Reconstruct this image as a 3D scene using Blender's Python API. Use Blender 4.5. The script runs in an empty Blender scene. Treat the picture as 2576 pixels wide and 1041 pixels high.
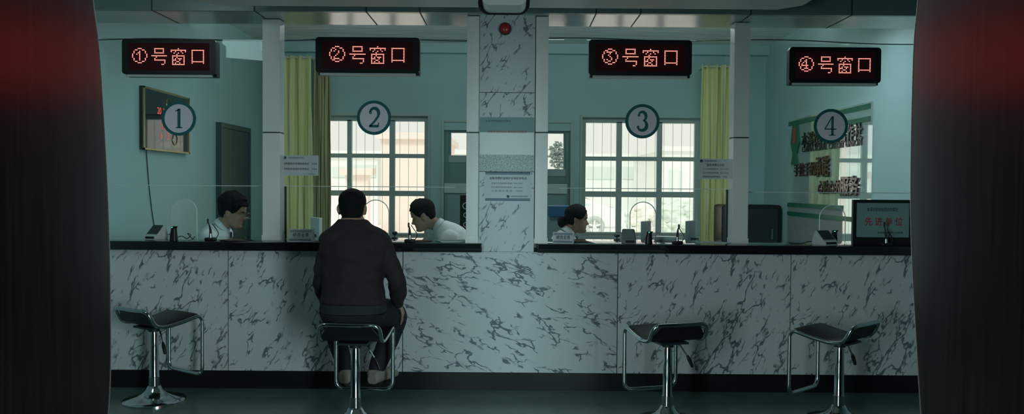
import bpy, bmesh, math, random, mathutils
from mathutils import Vector, Matrix
random.seed(7)
SC = bpy.context.scene
COL = SC.collection
V = Vector
# ------------------------------------------------------------------ camera
FPX, CX, CY = 2080.0, 1288.0, 520.5
CAM = V((0, 0, 1.41))
CR = Matrix.Rotation(math.radians(90 - 1.39), 3, 'X') @ Matrix.Rotation(math.radians(0.42), 3, 'Z')
cd = bpy.data.cameras.new('camera'); cam = bpy.data.objects.new('camera', cd); COL.objects.link(cam)
cd.sensor_width = 36; cd.lens = FPX / 2576 * 36; cd.clip_start = .02; cd.clip_end = 500
cam.matrix_world = Matrix.Translation(CAM) @ CR.to_4x4()
SC.camera = cam

def at(px, py, Y):
    d = CR @ V(((px - CX) / FPX, -(py - CY) / FPX, -1))
    return CAM + d * (Y / d.y)
def at_x(px, py, X):
    d = CR @ V(((px - CX) / FPX, -(py - CY) / FPX, -1))
    return CAM + d * (X / d.x)
# ------------------------------------------------------------------ world, sun, lights, exposure
SC.view_settings.view_transform = 'Standard'; SC.view_settings.look = 'None'
SC.view_settings.gamma = 1; SC.view_settings.exposure = 0.0; SC.view_settings.use_curve_mapping = False
w = bpy.data.worlds.new('overcast_sky'); SC.world = w; w.use_nodes = True
w.node_tree.nodes['Background'].inputs[0].default_value = (.95, .84, .78, 1)
w.node_tree.nodes['Background'].inputs[1].default_value = 1.15
def area(name, loc, target, sx, sy, power, color):
    l = bpy.data.lights.new(name, 'AREA'); l.shape = 'RECTANGLE'; l.size = sx; l.size_y = sy
    l.energy = power; l.color = color
    o = bpy.data.objects.new(name, l); COL.objects.link(o); o.location = loc
    o.rotation_euler = (V(target) - V(loc)).to_track_quat('-Z', 'Y').to_euler(); return o
sl = bpy.data.lights.new('sun', 'SUN'); sl.energy = 1.55; sl.angle = .3; sl.color = (1, .97, .92)
so = bpy.data.objects.new('sun', sl); COL.objects.link(so)
so.rotation_euler = V((.25, .75, -.9)).to_track_quat('-Z', 'Y').to_euler()
area('entrance_daylight', (-2.65, -2.4, 1.75), (.6, 5, 1.15), 1.0, 2.6, 128, (.70, .96, 1.0))
area('entrance_daylight', (2.65, -2.4, 1.75), (-.9, 5, 1.15), 1.0, 2.6, 165, (.70, .96, 1.0))
area('lobby_fill_light', (-2.5, 4.0, 2.93), (-1.9, 5.0, .9), .5, 1.0, 7, (.75, .97, 1.0))  # unseen fill, added to soften the seated man's shadow on the counter
area('office_fill_light', (-1.1, 6.9, 2.8), (-1.1, 7.0, 0), 2.2, .3, 8, (.95, 1.0, 1.0))  # two unseen fills, added to brighten the tellers and the office
area('office_fill_light', (1.75, 6.9, 2.8), (1.75, 7.0, 0), 2.2, .3, 16, (.95, 1.0, 1.0))
area('office_ceiling_fill', (-1.4, 8.0, 2.98), (-1.4, 8.6, 4), 2.2, .3, 11, (.9, 1.0, .97))  # two unseen upward fills, added to brighten the office ceiling
area('office_ceiling_fill', (1.5, 8.0, 2.98), (1.5, 8.6, 4), 2.2, .3, 11, (.9, 1.0, .97))
area('red_neon_light', (-4.3, -2.4, 2.55), (-1.5, 2.5, 1.85), 1.7, .6, 10, (1, .05, .04))
area('red_neon_light', (4.3, -2.4, 2.6), (1.5, 2.5, 1.85), 1.7, .6, 10, (1, .05, .04))
SC.cycles.max_bounces = 10; SC.cycles.transparent_max_bounces = 16
SC.cycles.sample_clamp_indirect = 4

# ------------------------------------------------------------------ materials
def lin(c): return tuple((x / 255 / 12.92 if x / 255 <= .04045 else ((x / 255 + .055) / 1.055) ** 2.4) for x in c)
MATS = {}
def mat(name, color, rough=.5, metal=0., spec=.5, coat=0., emit=None, estr=0., noise=None, bump=None):
    m = bpy.data.materials.new(name); m.use_nodes = True; nt = m.node_tree; b = nt.nodes['Principled BSDF']
    b.inputs['Base Color'].default_value = (*color, 1); b.inputs['Roughness'].default_value = rough
    b.inputs['Metallic'].default_value = metal; b.inputs['Specular IOR Level'].default_value = spec
    b.inputs['Coat Weight'].default_value = coat; b.inputs['Coat Roughness'].default_value = .03
    if emit: b.inputs['Emission Color'].default_value = (*emit, 1); b.inputs['Emission Strength'].default_value = estr
    tc = nt.nodes.new('ShaderNodeTexCoord'); mp = nt.nodes.new('ShaderNodeMapping'); nt.links.new(tc.outputs['Object'], mp.inputs[0])
    if noise:      # (scale xyz, noise scale, amount)
        mp.inputs['Scale'].default_value = noise[0]
        n = nt.nodes.new('ShaderNodeTexNoise'); n.inputs['Scale'].default_value = noise[1]; n.inputs['Detail'].default_value = 5
        nt.links.new(mp.outputs[0], n.inputs[0])
        r = nt.nodes.new('ShaderNodeValToRGB'); nt.links.new(n.outputs[0], r.inputs[0])
        a = noise[2]; r.color_ramp.elements[0].position = .3; r.color_ramp.elements[1].position = .7
        r.color_ramp.elements[0].color = (*[c * (1 - a) for c in color], 1)
        r.color_ramp.elements[1].color = (*[min(1, c * (1 + a)) for c in color], 1)
        nt.links.new(r.outputs[0], b.inputs['Base Color'])
        if bump:
            bp = nt.nodes.new('ShaderNodeBump'); bp.inputs['Strength'].default_value = bump; bp.inputs['Distance'].default_value = .01
            nt.links.new(n.outputs[0], bp.inputs['Height']); nt.links.new(bp.outputs[0], b.inputs['Normal'])
    MATS[name] = m; return m
def glass_mat(name, tint, ior=1.4):
    m = bpy.data.materials.new(name); m.use_nodes = True; nt = m.node_tree; nt.nodes.clear()
    o = nt.nodes.new('ShaderNodeOutputMaterial'); mx = nt.nodes.new('ShaderNodeMixShader')
    t = nt.nodes.new('ShaderNodeBsdfTransparent'); g = nt.nodes.new('ShaderNodeBsdfGlossy'); f = nt.nodes.new('ShaderNodeFresnel')
    t.inputs[0].default_value = (*tint, 1); g.inputs['Roughness'].default_value = .015; g.inputs[0].default_value = (.9, 1, 1, 1); f.inputs[0].default_value = ior
    nt.links.new(f.outputs[0], mx.inputs[0]); nt.links.new(t.outputs[0], mx.inputs[1]); nt.links.new(g.outputs[0], mx.inputs[2]); nt.links.new(mx.outputs[0], o.inputs[0])
    MATS[name] = m; return m
def marble(name, rot, seed):
    m = bpy.data.materials.new(name); m.use_nodes = True; nt = m.node_tree; b = nt.nodes['Principled BSDF']; N = nt.nodes.new; L = nt.links.new
    tc = N('ShaderNodeTexCoord'); m0 = N('ShaderNodeMapping'); L(tc.outputs['Object'], m0.inputs[0]); mp = N('ShaderNodeMapping'); L(m0.outputs[0], mp.inputs[0])
    m0.inputs['Rotation'].default_value = (0, rot, 0); mp.inputs['Location'].default_value = (seed, seed * .7, seed * 1.3)
    mp.inputs['Scale'].default_value = (1.15, 1.0, .5)
    wn = N('ShaderNodeTexNoise'); wn.inputs['Scale'].default_value = 3.6; wn.inputs['Detail'].default_value = 4; wn.inputs['Roughness'].default_value = .62; L(mp.outputs[0], wn.inputs[0])
    sub = N('ShaderNodeVectorMath'); sub.operation = 'SUBTRACT'; L(wn.outputs['Color'], sub.inputs[0]); sub.inputs[1].default_value = (.5, .5, .5)
    scl = N('ShaderNodeVectorMath'); scl.operation = 'SCALE'; L(sub.outputs[0], scl.inputs[0]); scl.inputs['Scale'].default_value = .34
    add = N('ShaderNodeVectorMath'); add.operation = 'ADD'; L(mp.outputs[0], add.inputs[0]); L(scl.outputs[0], add.inputs[1])
    facs = []
    for sc, wid, ms, thr in ((8.0, .046, 9.0, .51), (14.5, .072, 12.0, .525)):
        vo = N('ShaderNodeTexVoronoi'); vo.feature = 'DISTANCE_TO_EDGE'; vo.inputs['Scale'].default_value = sc; L(add.outputs[0], vo.inputs[0])
        rp = N('ShaderNodeMapRange'); rp.inputs['From Min'].default_value = wid; rp.inputs['From Max'].default_value = wid * .5; L(vo.outputs['Distance'], rp.inputs[0])
        mn = N('ShaderNodeTexNoise'); mn.inputs['Scale'].default_value = ms; mn.inputs['Detail'].default_value = 3; L(mp.outputs[0], mn.inputs[0])
        mr = N('ShaderNodeMapRange'); mr.inputs['From Min'].default_value = thr; mr.inputs['From Max'].default_value = thr + .07; L(mn.outputs[0], mr.inputs[0])
        mu = N('ShaderNodeMath'); mu.operation = 'MULTIPLY'; L(rp.outputs[0], mu.inputs[0]); L(mr.outputs[0], mu.inputs[1]); facs.append(mu)
    mxm = N('ShaderNodeMath'); mxm.operation = 'MAXIMUM'; L(facs[0].outputs[0], mxm.inputs[0]); L(facs[1].outputs[0], mxm.inputs[1])
    cl = N('ShaderNodeTexNoise'); cl.inputs['Scale'].default_value = 2.0; cl.inputs['Detail'].default_value = 4; L(mp.outputs[0], cl.inputs[0])
    cr = N('ShaderNodeValToRGB'); L(cl.outputs[0], cr.inputs[0]); cr.color_ramp.elements[0].color = (.58, .62, .64, 1); cr.color_ramp.elements[1].color = (.68, .71, .73, 1)
    mix = N('ShaderNodeMix'); mix.data_type = 'RGBA'; L(mxm.outputs[0], mix.inputs['Factor']); L(cr.outputs[0], mix.inputs['A']); mix.inputs['B'].default_value = (.15, .18, .21, 1)
    L(mix.outputs['Result'], b.inputs['Base Color']); b.inputs['Roughness'].default_value = .32
    MATS[name] = m; return m
marble('marble_upright', -.5, 3.1); marble('marble_cross', -1.95, 8.4); marble('marble_column', -.5, 15.7)
mat('wall_paint', (.43, .645, .675), .55, noise=((1, 1, 1), 1.5, .04))
mat('hall_paint', (.05, .06, .06), .7)
mat('ceiling_paint', (.55, .62, .60), .5)
mat('stretch_ceiling', (.78, .82, .78), .22, noise=((.5, 5.5, 1), 3.2, .24), bump=.8)  # streaks in the colour stand in for reflections on wrinkled film
mat('composite_panel', (.40, .50, .50), .16, spec=.9)
mat('fascia_panel', (.20, .29, .29), .3)
mat('raft_panel', (.90, .90, .87), .45)
mat('post_panel', (.90, .90, .88), .32)
mat('post_joint', (.04, .05, .05), .5)
mat('black_stone', (.012, .014, .016), .035, spec=.7, noise=((1, 1, 1), 60, .3))
mat('plinth_black', (.008, .009, .010), .35)
mat('joint_dark', (.03, .04, .05), .6)
mat('chrome', (.62, .68, .70), .12, metal=1)
mat('black_leather', (.010, .011, .013), .42)
mat('black_plastic', (.010, .011, .012), .4)
mat('dark_plastic', (.02, .03, .04), .45)
mat('grey_plastic', (.24, .28, .28), .45)
mat('dark_screen', (.05, .07, .075), .2)
mat('white_plastic', (.66, .70, .70), .42)
mat('led_panel', (.075, .010, .013), .7, spec=.2)  # red filter tint, raised to stand in for the dots' glow
mat('led_dot', (.8, .2, .15), .4, emit=(1.0, .34, .27), estr=1.65)
mat('led_digit', (.5, .05, .04), .4, emit=(1.0, .12, .10), estr=.55)
mat('green_led', (.05, .5, .3), .4, emit=(.1, .9, .55), estr=.8)
mat('red_lamp', (.42, .035, .03), .25)
mat('sign_white', (.92, .84, .92), .5)
mat('sign_teal', (.012, .15, .16), .45)
mat('paper_white', (.60, .64, .66), .6)
mat('paper_teal', (.22, .36, .36), .6)
mat('film_daylight', (.85, .90, .87), .35)
mat('film_speckle', (.45, .52, .50), .4, noise=((1, 1, 1), 140, .55))
mat('ink', (.02, .035, .05), .6)
mat('ink_blue', (.03, .09, .14), .6)
mat('ink_red', (.40, .05, .04), .5)
mat('stripe_green', (.01, .16, .10), .35)
mat('letter_red', (.06, .012, .014), .10, spec=.9)
mat('letter_black', (.012, .014, .018), .10, spec=.9)
mat('acrylic_panel', (.72, .86, .86), .025, metal=.6, spec=1)
mat('logo_red', (.5, .07, .04), .4)
mat('black_glass', (.008, .012, .014), .03, spec=.8)
mat('gold_trim', (.45, .38, .16), .3, metal=.8)
mat('door_grey', (.060, .10, .115), .35)
mat('door_pale', (.20, .32, .33), .45)
mat('window_frame', (.50, .60, .59), .5)
mat('steel_bar', (.78, .8, .78), .5)
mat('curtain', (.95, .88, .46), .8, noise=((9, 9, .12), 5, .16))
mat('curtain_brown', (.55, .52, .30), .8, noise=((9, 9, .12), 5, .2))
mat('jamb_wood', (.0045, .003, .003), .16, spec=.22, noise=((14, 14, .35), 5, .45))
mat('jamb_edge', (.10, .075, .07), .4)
mat('floor_tile', (.125, .205, .17), .22, noise=((1, 1, 1), 6, .12))
mat('skin', (.42, .25, .17), .5)
mat('hair_black', (.008, .008, .009), .7, spec=.2, noise=((40, 40, 40), 6, .5), bump=.6)
mat('sweater', (.025, .0195, .0205), .85, noise=((1, 1, 1), 30, .15))
mat('undershirt', (.02, .028, .03), .8)
mat('trousers', (.010, .014, .024), .8)
mat('shoe', (.30, .28, .23), .6)
mat('white_shirt', (.86, .90, .94), .75)
mat('navy_cloth', (.012, .016, .035), .7)
mat('eye_dark', (.02, .02, .02), .2)
mat('wire_frame', (.25, .22, .15), .25, metal=1)
mat('blue_plastic', (.03, .13, .26), .4)
mat('cabinet_pale', (.42, .52, .53), .5)
mat('cabinet_body', (.20, .30, .32), .5)
mat('desk_top', (.45, .50, .48), .4)
mat('yard', (.88, .90, .86), .9)  # outdoor colours down to the hedge are paled to stand in for haze
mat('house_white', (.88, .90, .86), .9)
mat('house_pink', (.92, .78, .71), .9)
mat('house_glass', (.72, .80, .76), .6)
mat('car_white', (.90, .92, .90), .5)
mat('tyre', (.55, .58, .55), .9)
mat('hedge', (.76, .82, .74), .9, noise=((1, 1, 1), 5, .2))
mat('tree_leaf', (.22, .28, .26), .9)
glass_mat('partition_glass', (.93, .985, .98), 1.36)
glass_mat('window_glass', (.97, .99, .98), 1.3)
glass_mat('glass_edge', (.55, .80, .76), 1.6)
mat('polished_edge', (.70, .80, .77), .2)

# ------------------------------------------------------------------ mesh helpers
def box(bm, x0, x1, y0, y1, z0, z1):
    v = [bm.verts.new((x, y, z)) for x in (x0, x1) for y in (y0, y1) for z in (z0, z1)]
    for f in ((0, 1, 3, 2), (4, 6, 7, 5), (0, 4, 5, 1), (2, 3, 7, 6), (0, 2, 6, 4), (1, 5, 7, 3)): bm.faces.new([v[i] for i in f])
    return v
def B(x0, x1, y0, y1, z0, z1, bev=0):
    bm = bmesh.new(); box(bm, x0, x1, y0, y1, z0, z1)
    bmesh.ops.recalc_face_normals(bm, faces=bm.faces)
    if bev: bmesh.ops.bevel(bm, geom=bm.edges[:], offset=bev, segments=3, affect='EDGES', profile=.5)
    return bm
def frames(pts, closed=False):
    n = len(pts); T = []
    for i in range(n):
        a = pts[i - 1] if (i > 0 or closed) else pts[i]; b = pts[(i + 1) % n] if (i < n - 1 or closed) else pts[i]
        T.append((b - a).normalized())
    u = T[0].orthogonal().normalized(); out = []
    for i in range(n):
        u = (u - T[i] * u.dot(T[i]))
        u = u.normalized() if u.length > 1e-6 else T[i].orthogonal().normalized()
        out.append((T[i], u, T[i].cross(u)))
    return out
def tube(bm, pts, r, seg=10, closed=False, cap=True, dome=False):
    pts = [V(p) for p in pts]; rr = list(r) if hasattr(r, '__len__') else [r] * len(pts)
    if dome:      # round ends
        a = (pts[0] - pts[1]).normalized(); b = (pts[-1] - pts[-2]).normalized(); p0, p1, r0, r1 = pts[0], pts[-1], rr[0], rr[-1]
        pre = [(p0 + a * r0 * math.sin(t), r0 * math.cos(t)) for t in (1.45, 1.1, .7, .35)]
        post = [(p1 + b * r1 * math.sin(t), r1 * math.cos(t)) for t in (.35, .7, 1.1, 1.45)]
        pts = [p for p, _ in pre] + pts + [p for p, _ in post]; rr = [q for _, q in pre] + rr + [q for _, q in post]
    rings = []
    for p, R, (t, u, v) in zip(pts, rr, frames(pts, closed)):
        rings.append([bm.verts.new(p + (u * math.cos(k * 2 * math.pi / seg) + v * math.sin(k * 2 * math.pi / seg)) * R) for k in range(seg)])
    m = len(rings)
    for i in range(m if closed else m - 1):
        a, b = rings[i], rings[(i + 1) % m]
        for k in range(seg): bm.faces.new((a[k], a[(k + 1) % seg], b[(k + 1) % seg], b[k]))
    if cap and not closed: bm.faces.new(rings[0][::-1]); bm.faces.new(rings[-1])
def loft(bm, secs, n=28):
    """secs: (centre, side vector, depth vector, power)"""
    rings = []
    for c, a, b, p in secs:
        R = []
        for k in range(n):
            t = 2 * math.pi * k / n; ct, st = math.cos(t), math.sin(t)
            R.append(bm.verts.new(V(c) + V(a) * math.copysign(abs(ct) ** (2 / p), ct) + V(b) * math.copysign(abs(st) ** (2 / p), st)))
        rings.append(R)
    for a, b in zip(rings, rings[1:]):
        for k in range(n): bm.faces.new((a[k], a[(k + 1) % n], b[(k + 1) % n], b[k]))
    bm.faces.new(rings[0][::-1]); bm.faces.new(rings[-1])
def lathe(bm, prof, seg=32, c=(0, 0, 0), M=None):
    rings = []
    for r, z in prof:
        R = []
        for k in range(seg):
            p = V((r * math.cos(2 * math.pi * k / seg), r * math.sin(2 * math.pi * k / seg), z))
            if M: p = M @ p
            R.append(bm.verts.new(p + V(c)))
        rings.append(R)
    for a, b in zip(rings, rings[1:]):
        for k in range(seg): bm.faces.new((a[k], a[(k + 1) % seg], b[(k + 1) % seg], b[k]))
    bm.faces.new(rings[0][::-1]); bm.faces.new(rings[-1])
def ball(bm, c, rx, ry=None, rz=None, M=None, u=16, v=10):
    ry = ry or rx; rz = rz or rx
    c = V(c); new = bm.verts.new; M = M or Matrix.Identity(3); rings = []
    for i in range(1, v):
        a = math.pi * i / v; sa, ca = math.sin(a), math.cos(a)
        rings.append([new(c + M @ V((rx * sa * math.cos(2 * math.pi * k / u), ry * sa * math.sin(2 * math.pi * k / u), rz * ca))) for k in range(u)])
    t, b = new(c + M @ V((0, 0, rz))), new(c + M @ V((0, 0, -rz)))
    for A_, B_ in zip(rings, rings[1:]):
        for k in range(u): bm.faces.new((A_[k], B_[k], B_[(k + 1) % u], A_[(k + 1) % u]))
    for k in range(u): bm.faces.new((t, rings[0][k], rings[0][(k + 1) % u])); bm.faces.new((b, rings[-1][(k + 1) % u], rings[-1][k]))
def prism(bm, poly, f, d0, d1):
    """poly of (a,b); f(a,b,d) -> point; extruded from d0 to d1"""
    A = [bm.verts.new(f(a, b, d0)) for a, b in poly]; Z = [bm.verts.new(f(a, b, d1)) for a, b in poly]; n = len(poly)
    bm.faces.new(A); bm.faces.new(Z[::-1])
    for i in range(n): bm.faces.new((A[i], Z[i], Z[(i + 1) % n], A[(i + 1) % n]))
XZ = lambda a, b, d: V((a, d, b))
YZ = lambda a, b, d: V((d, a, b))
def rrect(x0, x1, z0, z1, r, n=5):
    P = []
    for cx, cz, s in ((x1 - r, z1 - r, 0), (x0 + r, z1 - r, 1), (x0 + r, z0 + r, 2), (x1 - r, z0 + r, 3)):
        for k in range(n + 1):
            t = math.pi / 2 * (s + k / n); P.append((cx + r * math.cos(t), cz + r * math.sin(t)))
    return P
def fillet(pts, r, n=6):
    pts = [V(p) for p in pts]; out = [pts[0]]
    for i in range(1, len(pts) - 1):
        a, p, b = pts[i - 1], pts[i], pts[i + 1]; u = (a - p); v = (b - p)
        q = min(r, u.length * .48, v.length * .48); A = p + u.normalized() * q; Bq = p + v.normalized() * q
        for k in range(n + 1):
            t = k / n; out.append(A * (1 - t) ** 2 + p * 2 * t * (1 - t) + Bq * t * t)
    out.append(pts[-1]); return out
ORG = {}
def empty(name, loc, rz=0):
    o = bpy.data.objects.new(name, None); COL.objects.link(o); o.location = loc; o.rotation_euler = (0, 0, rz); o.empty_display_size = .1
    ORG[o.name] = V(loc); return o
def mk(name, bm, m, parent=None, smooth=False, local=False, mats=None):
    """link a mesh; vertices come in world space unless local"""
    bmesh.ops.recalc_face_normals(bm, faces=bm.faces)
    me = bpy.data.meshes.new(name); bm.to_mesh(me); bm.free()
    return mko(name, me, m, parent, smooth, local, mats)
def mko(name, me, m, parent=None, smooth=False, local=False, mats=None):
    o = bpy.data.objects.new(name, me); COL.objects.link(o)
    for q in (mats or [m]): me.materials.append(MATS[q])
    if smooth:
        me.shade_smooth()
        if smooth != 'all': me.set_sharp_from_angle(angle=math.radians(38))
    if parent is not None:
        o.parent = parent; org = ORG.get(parent.name, V((0, 0, 0)))
        if not local: me.transform(Matrix.Translation(-org))
        ORG[o.name] = org
    else:
        if not local and len(me.vertices):     # origin at the base centre
            xs = [v.co for v in me.vertices]
            c = V(((min(v.x for v in xs) + max(v.x for v in xs)) / 2, (min(v.y for v in xs) + max(v.y for v in xs)) / 2, min(v.z for v in xs)))
            me.transform(Matrix.Translation(-c)); o.location = c; ORG[o.name] = c
        else: ORG[o.name] = V((0, 0, 0))
    return o
def tag(o, label, cat, group=None, kind=None):
    o['label'] = label; o['category'] = cat
    if group: o['group'] = group
    if kind: o['kind'] = kind
    return o
def struct(o, label=None):
    o['kind'] = 'structure'
    if label: o['label'] = label
    return o
def copy_tree(o, parent=None):
    c = o.copy(); COL.objects.link(c)
    if parent is not None: c.parent = parent
    ORG[c.name] = V((0, 0, 0))
    for ch in list(o.children): copy_tree(ch, c)
    return c
def text(name, body, size, o, right, up, m, parent, ext=.0008, bold=0., width=None, align='C'):
    c = bpy.data.curves.new('lettering', 'FONT'); c.body = body; c.size = size; c.extrude = ext; c.resolution_u = 3
    t = bpy.data.objects.new('lettering', c); COL.objects.link(t)
    me = bpy.data.meshes.new_from_object(t.evaluated_get(bpy.context.evaluated_depsgraph_get()))
    bpy.data.objects.remove(t); bpy.data.curves.remove(c)
    if bold:      # heavier strokes: the glyphs repeated a hair to each side
        q = bmesh.new()
        for dx, dy in ((0, 0), (1, 0), (-1, 0), (0, .8), (0, -.8)):
            n0 = len(q.verts); q.from_mesh(me); q.verts.ensure_lookup_table()
            for v in q.verts[n0:]: v.co.x += dx * bold * size; v.co.y += dy * bold * size; v.co.z += (dx + dy) * .0001
        q.to_mesh(me); q.free()
    xs = [v.co.x for v in me.vertices]; ys = [v.co.y for v in me.vertices]
    x0, x1, cy = min(xs), max(xs), (min(ys) + max(ys)) / 2; k = (width / (x1 - x0)) if width else 1
    right, up = V(right), V(up); nrm = right.cross(up); off = {'C': (x0 + x1) / 2, 'L': x0, 'R': x1}[align]
    for v in me.vertices:
        p = v.co.copy(); v.co = V(o) + right * (p.x - off) * k + up * (p.y - cy) + nrm * (p.z + ext)
    return mko(name, me, m, parent)
def bar_lines(bm, o, right, up, rects, ext=.0008):
    right, up = V(right), V(up); nrm = right.cross(up)
    for x0, x1, y0, y1 in rects:
        prism(bm, [(x0, y0), (x1, y0), (x1, y1), (x0, y1)], lambda a, b, d: V(o) + right * a + up * b + nrm * d, 0, 2 * ext)
RX, RZ = (1, 0, 0), (0, 0, 1)

# ------------------------------------------------------------------ room shell
XL, XR, YB, YC = -3.16, 3.2, 10.5, 5.7
ZO = 3.2
bm = bmesh.new(); box(bm, -6, 6, -3, 10.7, -.1, 0); o = struct(mk('floor', bm, 'floor_tile'))
bm = bmesh.new(); box(bm, -6, 6, -3, 5.65, 2.95, 3.05); struct(mk('ceiling_lobby', bm, 'ceiling_paint'))
bm = bmesh.new(); box(bm, XL - .1, XR + .1, 6.05, YB + .2, ZO, ZO + .1); struct(mk('ceiling', bm, 'stretch_ceiling'))
bm = bmesh.new(); box(bm, XL - .2, XL, 2.7, YB + .2, 0, ZO); struct(mk('wall_left', bm, 'wall_paint'))
bm = bmesh.new(); box(bm, XR, XR + .2, 2.7, YB + .2, 0, ZO); struct(mk('wall_right', bm, 'wall_paint'))
bm = bmesh.new(); box(bm, -6, 6, -3.1, -3, 0, 2.95); struct(mk('wall_front', bm, 'hall_paint'))  # unseen hall walls, added dark to shut out sky light behind the camera
for x in (-6, 5.9):
    bm = bmesh.new(); box(bm, x, x + .1, -3, 2.75, 0, 2.95); struct(mk('wall_hall_side', bm, 'hall_paint'))
for x in ((-5.9, XL - .2), (XR + .2, 5.9)):
    bm = bmesh.new(); box(bm, *x, 2.7, 2.75, 0, 2.95); struct(mk('wall_hall_end', bm, 'hall_paint'))
# back wall with openings: (x0,x1,z0,z1)
k = YB / FPX
def bx(px): return (px - CX) * k
W2 = (bx(783), bx(1076), at(930, 594, YB).z, at(930, 291, YB).z)
W3 = (bx(1463), bx(1759), at(1610, 593, YB).z, at(1610, 296, YB).z)
D2 = (bx(1116), bx(1434), 0.0, at(1275, 328, YB).z)
bm = bmesh.new(); y0, y1 = YB, YB + .22
xs = [XL, W2[0], W2[1], D2[0], D2[1], W3[0], W3[1], XR]
for i in (0, 2, 4, 6): box(bm, xs[i], xs[i + 1], y0, y1, 0, ZO)
for W in (W2, W3, D2):
    box(bm, W[0], W[1], y0, y1, W[3], ZO)
    if W[2] > 0: box(bm, W[0], W[1], y0, y1, 0, W[2])
struct(mk('wall_back', bm, 'wall_paint'))
bm = bmesh.new(); box(bm, XL, XR, YB - .13, YB, 3.08, ZO); struct(mk('trim_cornice', bm, 'wall_paint'))
def window(name, W, cols, rows, sillname='sill'):
    root = struct(empty(name, ((W[0] + W[1]) / 2, YB + .1, W[2])))
    f = bmesh.new(); t = .052; a, b = YB + .06, YB + .13
    box(f, W[0], W[0] + t, a, b, W[2], W[3]); box(f, W[1] - t, W[1], a, b, W[2], W[3])
    box(f, W[0] + t, W[1] - t, a, b, W[2], W[2] + t * .7); box(f, W[0] + t, W[1] - t, a, b, W[3] - t * 1.2, W[3])
    for x, h in cols: box(f, x - h, x + h, a, b, W[2] + .03, W[3] - .05)
    xx = [W[0] + t] + [x for x, _ in cols] + [W[1] - t]
    for z, h in rows: box(f, W[0] + t, W[1] - t, a + .005, b - .005, z - h, z + h)
    mk('frame', f, 'window_frame', root)
    # casing moulding round the opening on the room side
    cbm = bmesh.new(); q = .025
    box(cbm, W[0] - q, W[1] + q, YB - .02, YB, W[3], W[3] + q); box(cbm, W[0] - q, W[0], YB - .02, YB, W[2], W[3]); box(cbm, W[1], W[1] + q, YB - .02, YB, W[2], W[3])
    mk('casing', cbm, 'window_frame', root)
    s = bmesh.new(); box(s, W[0] - .05, W[1] + .05, YB - .08, YB + .06, W[2] - .04, W[2]); mk('sill', s, 'window_frame', root)
    g = bmesh.new(); box(g, W[0] + .01, W[1] - .01, YB + .09, YB + .096, W[2] + .01, W[3] - .01); mk('pane', g, 'window_glass', root)
    n = 13
    for i in range(n):
        x = W[0] + (W[1] - W[0]) * (i + .5) / n
        bb = bmesh.new(); tube(bb, [(x, YB + .3, W[2] - .05), (x, YB + .3, W[3] + .05)], .0032, 6); mk('security_bar', bb, 'steel_bar', root)
    bb = bmesh.new()
    for z in (W[2] + .02, W[3] - .02): box(bb, W[0] - .03, W[1] + .03, YB + .29, YB + .31, z - .012, z + .012)
    for x in (W[0] - .02, W[1] + .02): box(bb, x - .01, x + .01, YB + .22, YB + .31, W[2], W[3])
    mk('bar_rail', bb, 'steel_bar', root)
    return root
zz = lambda py, px: at(px, py, YB).z
window('window_1', W2, [(bx(876), .028), (bx(984), .034)], [(zz(391, 930), .026), (zz(486, 930), .034)])
window('window_2', W3, [(bx(1558), .034), (bx(1660), .032)], [(zz(399, 1610), .026), (zz(489, 1610), .036)])
# back door with glazed upper half
root = struct(empty('door_1', ((D2[0] + D2[1]) / 2, YB + .1, 0)))
f = bmesh.new(); t = .055
zb = at(1400, 425, YB).z; zl = at(1140, 390, YB).z; xm = (D2[0] + D2[1]) / 2
box(f, D2[0], D2[0] + t, YB + .05, YB + .14, 0, D2[3]); box(f, D2[1] - t, D2[1], YB + .05, YB + .14, 0, D2[3]); box(f, D2[0] + t, D2[1] - t, YB + .05, YB + .14, D2[3] - .03, D2[3])
mk('frame', f, 'door_pale', root)
for s, z in ((-1, zl), (1, zb)):
    x0, x1 = (D2[0] + t, xm) if s < 0 else (xm, D2[1] - t)
    lf = bmesh.new(); box(lf, x0, x1, YB + .07, YB + .12, .01, z - .09); box(lf, x0, x0 + .03, YB + .07, YB + .12, z, D2[3] - .03); box(lf, x1 - .03, x1, YB + .07, YB + .12, z, D2[3] - .03)
    lo = mk('leaf', lf, 'door_pale', root)
    rb = bmesh.new(); box(rb, x0, x1, YB + .06, YB + .125, z - .09, z); mk('rail', rb, 'cabinet_pale', lo)
    g = bmesh.new(); box(g, x0 + .03, x1 - .03, YB + .09, YB + .096, z, D2[3] - .03); mk('pane', g, 'window_glass', lo)
cb = bmesh.new(); box(cb, D2[0] - .03, D2[1] + .03, YB - .02, YB, D2[3] + .1, D2[3] + .125); box(cb, D2[0] - .03, D2[0], YB - .02, YB, 0, D2[3] + .1); box(cb, D2[1], D2[1] + .03, YB - .02, YB, 0, D2[3] + .1)
mk('casing', cb, 'window_frame', root)
# side door on the left wall
da, db = at_x(547, 320, XL), at_x(615, 333, XL); dt = (da.z + db.z) / 2
root = struct(empty('door_2', (XL, (da.y + db.y) / 2, 0)))
mk('leaf', B(XL + .005, XL + .045, da.y, db.y, .01, dt), 'door_grey', root)
f = bmesh.new()
box(f, XL, XL + .06, da.y - .05, da.y, 0, dt + .05); box(f, XL, XL + .06, db.y, db.y + .05, 0, dt + .05); box(f, XL, XL + .06, da.y, db.y, dt, dt + .05)
mk('frame', f, 'door_grey', root)
h = bmesh.new(); tube(h, [(XL + .045, db.y - .08, 1.02), (XL + .09, db.y - .08, 1.02), (XL + .09, db.y - .2, 1.02)], .009, 8); box(h, XL + .045, XL + .052, db.y - .11, db.y - .05, .9, 1.1)
mk('handle', h, 'chrome', root)

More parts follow.
